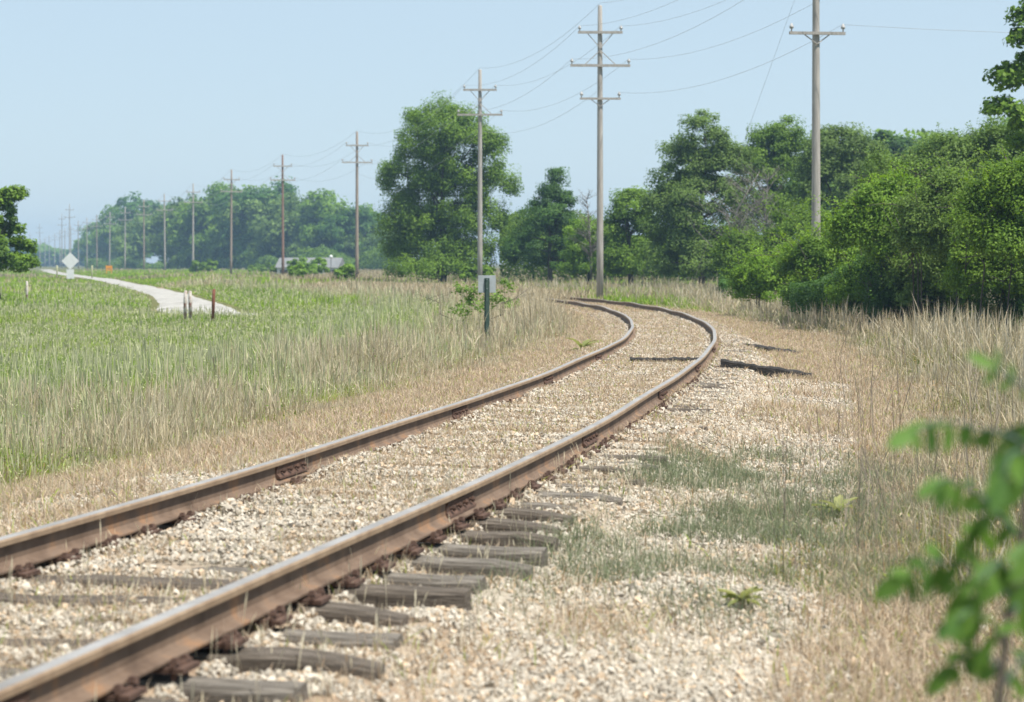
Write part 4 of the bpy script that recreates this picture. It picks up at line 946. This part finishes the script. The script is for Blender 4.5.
# ------------------------------------------------------------------ signs, posts, buildings
Y = 45; X = at(487, Y); zb = float(ground(X, Y)); ztop = zt(275.5, Y)
root = empty('trackside_sign', (X, Y, zb), .06); tag(root, 'small square sign seen from behind on a dark green post beside the track', 'sign')
mb = MB(); hgt = ztop - zb
mb.box((0, -.022, hgt / 2 - .1), (.045, .006, hgt + .1)).box((-.024, -.006, hgt / 2 - .1), (.006, .034, hgt + .1)).box((.024, -.006, hgt / 2 - .1), (.006, .034, hgt + .1)).box((-.038, .014, hgt / 2 - .1), (.026, .006, hgt + .1)).box((.038, .014, hgt / 2 - .1), (.026, .006, hgt + .1))
mb.build('post', M_gpost, root)
pl = MB().box((0, .024, hgt - .17), (.35, .004, .34)).build('sign_plate', M_alum, root); bevel(pl, .0015, 1)
MB().tube([(0, -.04, hgt - .08), (0, .03, hgt - .08)], .008, 6).tube([(0, -.04, hgt - .26), (0, .03, hgt - .26)], .008, 6).build('bolts', M_alum, root)
Y = 174; X = at(70.3, Y)
root = empty('diamond_sign', (X, Y, 0), .1); tag(root, 'white-backed diamond sign with a small plate below, beside the gravel road', 'sign')
zc_ = zt(261.0, Y); MB().box((0, 0, zc_ / 2 - .1), (.07, .05, zc_ * 1 + .9)).build('post', M_gpost, root)
d = MB(); h_ = .62
d.add([(0, -.04, zc_ + .66), (.66, -.04, zc_), (0, -.04, zc_ - .66), (-.66, -.04, zc_), (0, -.05, zc_ + .66), (.66, -.05, zc_), (0, -.05, zc_ - .66), (-.66, -.05, zc_)], [(0, 1, 2, 3), (7, 6, 5, 4), (0, 4, 5, 1), (1, 5, 6, 2), (2, 6, 7, 3), (3, 7, 4, 0)])
d.build('diamond_plate', M_white, root)
MB().box((0, -.045, zc_ - 1.0), (.56, .012, .72)).build('lower_plate', M_white, root)
def post(px, top, bot, Y, w_, mat, lab, nm='wooden_post', lean=0):
    X = at(px, Y); zb = -.3; ht = zt(top, Y) 
    r_ = random.Random(int(px)); pts = [(0, 0, zb), (lean * .5, 0, ht * .5), (lean, 0, ht - .02), (lean, 0, ht)]
    o = MB().tube(pts, [w_, w_, w_ * .9, w_ * .6], 7).build(nm, mat, None, True); o.location = (X, Y, 0)
    return tag(o, lab, 'post', 'short posts by the gravel road')
post(185, 290.5, 303, 68, .055, M_wpost, 'short weathered white post, leftmost of the three beside the gravel road', lean=.02)
post(190.5, 290.5, 303, 68.6, .06, M_wpost, 'short white post right beside the leftmost one by the gravel road', lean=-.02)
post(213, 289, 304, 67, .05, M_rpost, 'rust-red post standing alone at the right end of the gravel road', lean=.03)
post(27, 281, 289, 86, .05, M_wpost, 'pale post under the tree at the left edge')
# low white building
Y = 236; root = empty('white_building', (at(311, Y), Y, 0), -.1); tag(root, 'long low white building with a grey roof, half hidden by a shrub', 'building')
Wd = (343 - 283) * Y / F; Hb = zt(267.5, Y); Hr = zt(262.5, Y)
MB().box((0, 0, Hb / 2), (Wd, 4.5, Hb)).build('wall', M_white, root)
MB().add([(-Wd / 2 - .2, -2.5, Hb), (Wd / 2 + .2, -2.5, Hb), (Wd / 2 + .2, 0, Hr + .5), (-Wd / 2 - .2, 0, Hr + .5), (-Wd / 2 - .2, 2.5, Hb), (Wd / 2 + .2, 2.5, Hb)], [(0, 1, 2, 3), (3, 2, 5, 4), (0, 3, 4), (1, 5, 2), (0, 4, 5, 1)]).build('roof', M_roof, root)
for xx in (-2.4, 2.6):
    f = MB().box((xx, -2.27, Hb * .5), (.8, .05, .5)).build('window', M_roof, root); MB().box((xx, -2.3, Hb * .5), (.68, .02, .4)).build('pane', M_glass, f)
Y = 260; root = empty('white_building', (at(458, Y), Y, 0)); tag(root, 'low white building glimpsed under the large tree', 'building')
Wd = 44 * Y / F; MB().box((0, 0, .6), (Wd, 3, 1.2)).build('wall', M_white, root); MB().box((0, 0, 1.27), (Wd + .4, 3.4, .12)).build('roof', M_roof, root)
# security lamp on a post by the building
Y = 232; X = at(331, Y); root = empty('yard_lamp', (X, Y, 0)); tag(root, 'small pinkish-white lamp on a thin post above the white building roof', 'lamp')
MB().tube([(0, 0, -.2), (0, 0, zt(259, Y))], .04, 6).build('post', M_roof, root); MB().tube([(0, 0, zt(258.5, Y)), (0, 0, zt(256.8, Y)), (0, 0, zt(255, Y))], [.12, .2, .1], 10).build('lamp_head', M_white, root, True)
# orange barricade and pale marker posts far down the line
Y = 262; root = empty('road_barricade', (at(109, Y), Y, 0), .1); tag(root, 'bright orange barricade far off beside the pole row', 'barricade')
zc_ = zt(267.5, Y); MB().box((0, 0, zc_ + .05), (.72, .06, .34)).box((0, 0, zc_ - .28), (.72, .06, .16)).build('board', M_orange, root)
for sx in (-.28, .28): MB().bar((sx, -.3, 0), (sx, 0, zc_ + .2), .05, .05).bar((sx, .3, 0), (sx, 0, zc_ + .2), .05, .05).build('leg', M_orange, root)
for px, lab in ((92, 'pale yellow marker post just left of the orange barricade'), (57, 'pale yellow marker post left of the diamond sign')):
    Y = 210; o = MB().tube([(0, 0, -.2), (0, 0, zt(265.8, Y)), (0, 0, zt(265.3, Y))], [.07, .07, .04], 8).build('marker_post', M_yel, None, True); o.location = (at(px, Y), Y, 0); tag(o, lab, 'marker post', 'pale yellow marker posts')

# ------------------------------------------------------------------ near sapling, out of focus at the right
D = 3.25
def pp(px, py, dd=0): return Vector((at(px, D + dd), D + dd, zt(py, D + dd)))
sap = empty('leafy_sapling', (at(1000, D), D, float(ground(at(1000, D), D)))); tag(sap, 'blurred green sapling with drooping compound leaves at the right edge, nearest the camera', 'sapling')
def leaflet(mbl, base, dirv, L, w_, cols, r):
    dirv = dirv.normalized(); up = Vector((r.uniform(-.5, .5), -.6, r.uniform(.2, .9))); side = dirv.cross(up).normalized(); nn = side.cross(dirv)
    V = []; m_ = 5
    for i in range(m_ + 1):
        t = i / m_; ww = w_ * .5 * math.sin(math.pi * (t * .9 + .07)) ** .8
        c = base + dirv * L * t + nn * (-.12 * L * t * t)
        for sg in (-1, 0, 1): V.append(tuple(c + side * ww * sg + nn * (.1 * w_ * abs(sg))))
    Fs = [(i * 3 + q, i * 3 + q + 1, i * 3 + q + 4, i * 3 + q + 3) for i in range(m_) for q in (0, 1)]
    mbl.add(V, Fs); t = r.random(); c = [(.05, .115, .022)[i] * (1 - t) + (.14, .26, .05)[i] * t for i in range(3)]
    cols += [c + [1]] * len(V)
def compound(pts, nl, L, w_, seed, droop=.8):
    r = random.Random(seed); pts = [Vector(p) for p in pts]; mbl = MB(); cols = []
    mbs = MB().tube(pts, [.0035 - .002 * i / (len(pts) - 1) for i in range(len(pts))], 6)
    root_me = mbs.mesh('leaf_stalk', True)
    st = link('leaf_stalk', root_me, M_gpost, sap); st.location = -sap.location
    for k_ in range(nl):
        t = (k_ + .8) / nl; f = t * (len(pts) - 1) * .999; i = int(f); b_ = pts[i].lerp(pts[i + 1], f - i); tg = (pts[i + 1] - pts[i]).normalized()
        for sg in (-1, 1):
            sd = tg.cross(Vector((0, -1, .2))).normalized() * sg
            dv = sd * .9 + tg * .5 + Vector((r.uniform(-.2, .2), r.uniform(-.5, .5), -droop + r.uniform(-.2, .2)))
            leaflet(mbl, b_, dv, L * r.uniform(.6, 1.05) * (1 - .25 * t), w_ * r.uniform(.55, .8), cols, r)
    leaflet(mbl, pts[-1], pts[-1] - pts[-2] + Vector((0, 0, -.3 * droop * .02)), L, w_, cols, r)
    me = mbl.mesh('leaflets', True); a = me.color_attributes.new('Col', 'FLOAT_COLOR', 'POINT'); a.data.foreach_set('color', np.array(cols, np.float32).ravel())
    lf = link('leaflets', me, M_leaf, st)
stem = [pp(996, 900), pp(1000, 690), pp(1008, 620), pp(1020, 550), pp(1034, 470), pp(1050, 380), pp(1062, 300)]
stem[0].z = float(ground(at(1000, D), D)) - .02
o = MB().tube(stem, [.009, .008, .007, .006, .005, .004, .002], 8).build('stem', M_bark, sap, True); o.location = -sap.location
compound([pp(1040, 450), pp(1000, 432, .05), pp(965, 425, .05), pp(935, 422, 0), pp(912, 432, -.05)], 6, .062, .028, 1, 1.1)
compound([pp(1022, 540), pp(1000, 515, .05), pp(975, 490, .05), pp(948, 478, 0), pp(935, 484, -.05)], 6, .06, .028, 2, 1.0)
compound([pp(1012, 600), pp(985, 575, .1), pp(955, 562, .1), pp(930, 562, .1), pp(908, 575, .1)], 6, .062, .030, 3, .5)
compound([pp(1034, 470), pp(1020, 450, -.1), pp(1010, 455, -.15), pp(1002, 480, -.2)], 4, .07, .030, 4, 1.0)
compound([pp(1004, 650), pp(990, 620, -.1), pp(970, 610, -.1), pp(955, 622, -.15)], 4, .06, .03, 5, .8)
compound([pp(1050, 400), pp(1030, 390, .1), pp(1010, 378, .1), pp(994, 368, .1)], 3, .045, .02, 6, .1)
compound([pp(1020, 560), pp(1030, 540, -.1), pp(1034, 550, -.2), pp(1030, 590, -.2)], 4, .07, .03, 7, .8)
compound([pp(1010, 620), pp(1020, 600, .1), pp(1030, 600, .15), pp(1040, 620, .2)], 4, .06, .03, 8, .8)
compound([pp(1044, 440), pp(1030, 425, .1), pp(1014, 430, .1), pp(1004, 455, .1)], 5, .055, .022, 14, .8)
compound([pp(1036, 490), pp(1018, 480, .1), pp(998, 492, .1), pp(982, 520, .1)], 5, .055, .022, 15, .9)
compound([pp(1006, 680), pp(990, 655, .1), pp(972, 650, .1), pp(952, 668, .1)], 5, .055, .028, 10, .8)
compound([pp(1016, 580), pp(1000, 560, -.05), pp(985, 575, -.1), pp(972, 600, -.1)], 5, .06, .03, 11, .9)
compound([pp(1002, 690), pp(1020, 660, .1), pp(1036, 655, .1), pp(1050, 670, .1)], 5, .06, .03, 12, .7)
compound([pp(1040, 440), pp(1000, 500, .15), pp(975, 540, .2), pp(960, 590, .2)], 5, .06, .03, 9, .3)

# ------------------------------------------------------------------ haze
hz = MB().box((0, 700, 12), (1500, 1600, 28)).mesh('haze')
m, nt, b = newmat('haze_air'); nt.nodes.remove(b)
pv = N(nt, 'ShaderNodeVolumePrincipled'); pv.inputs['Color'].default_value = (.50, .74, 1.0, 1); pv.inputs['Density'].default_value = .0005; pv.inputs['Anisotropy'].default_value = .2
nt.links.new(pv.outputs[0], nt.nodes['Material Output'].inputs['Volume'])
tag(link('haze', hz, m), 'thin pale haze filling the air over the fields', 'haze', kind='stuff')
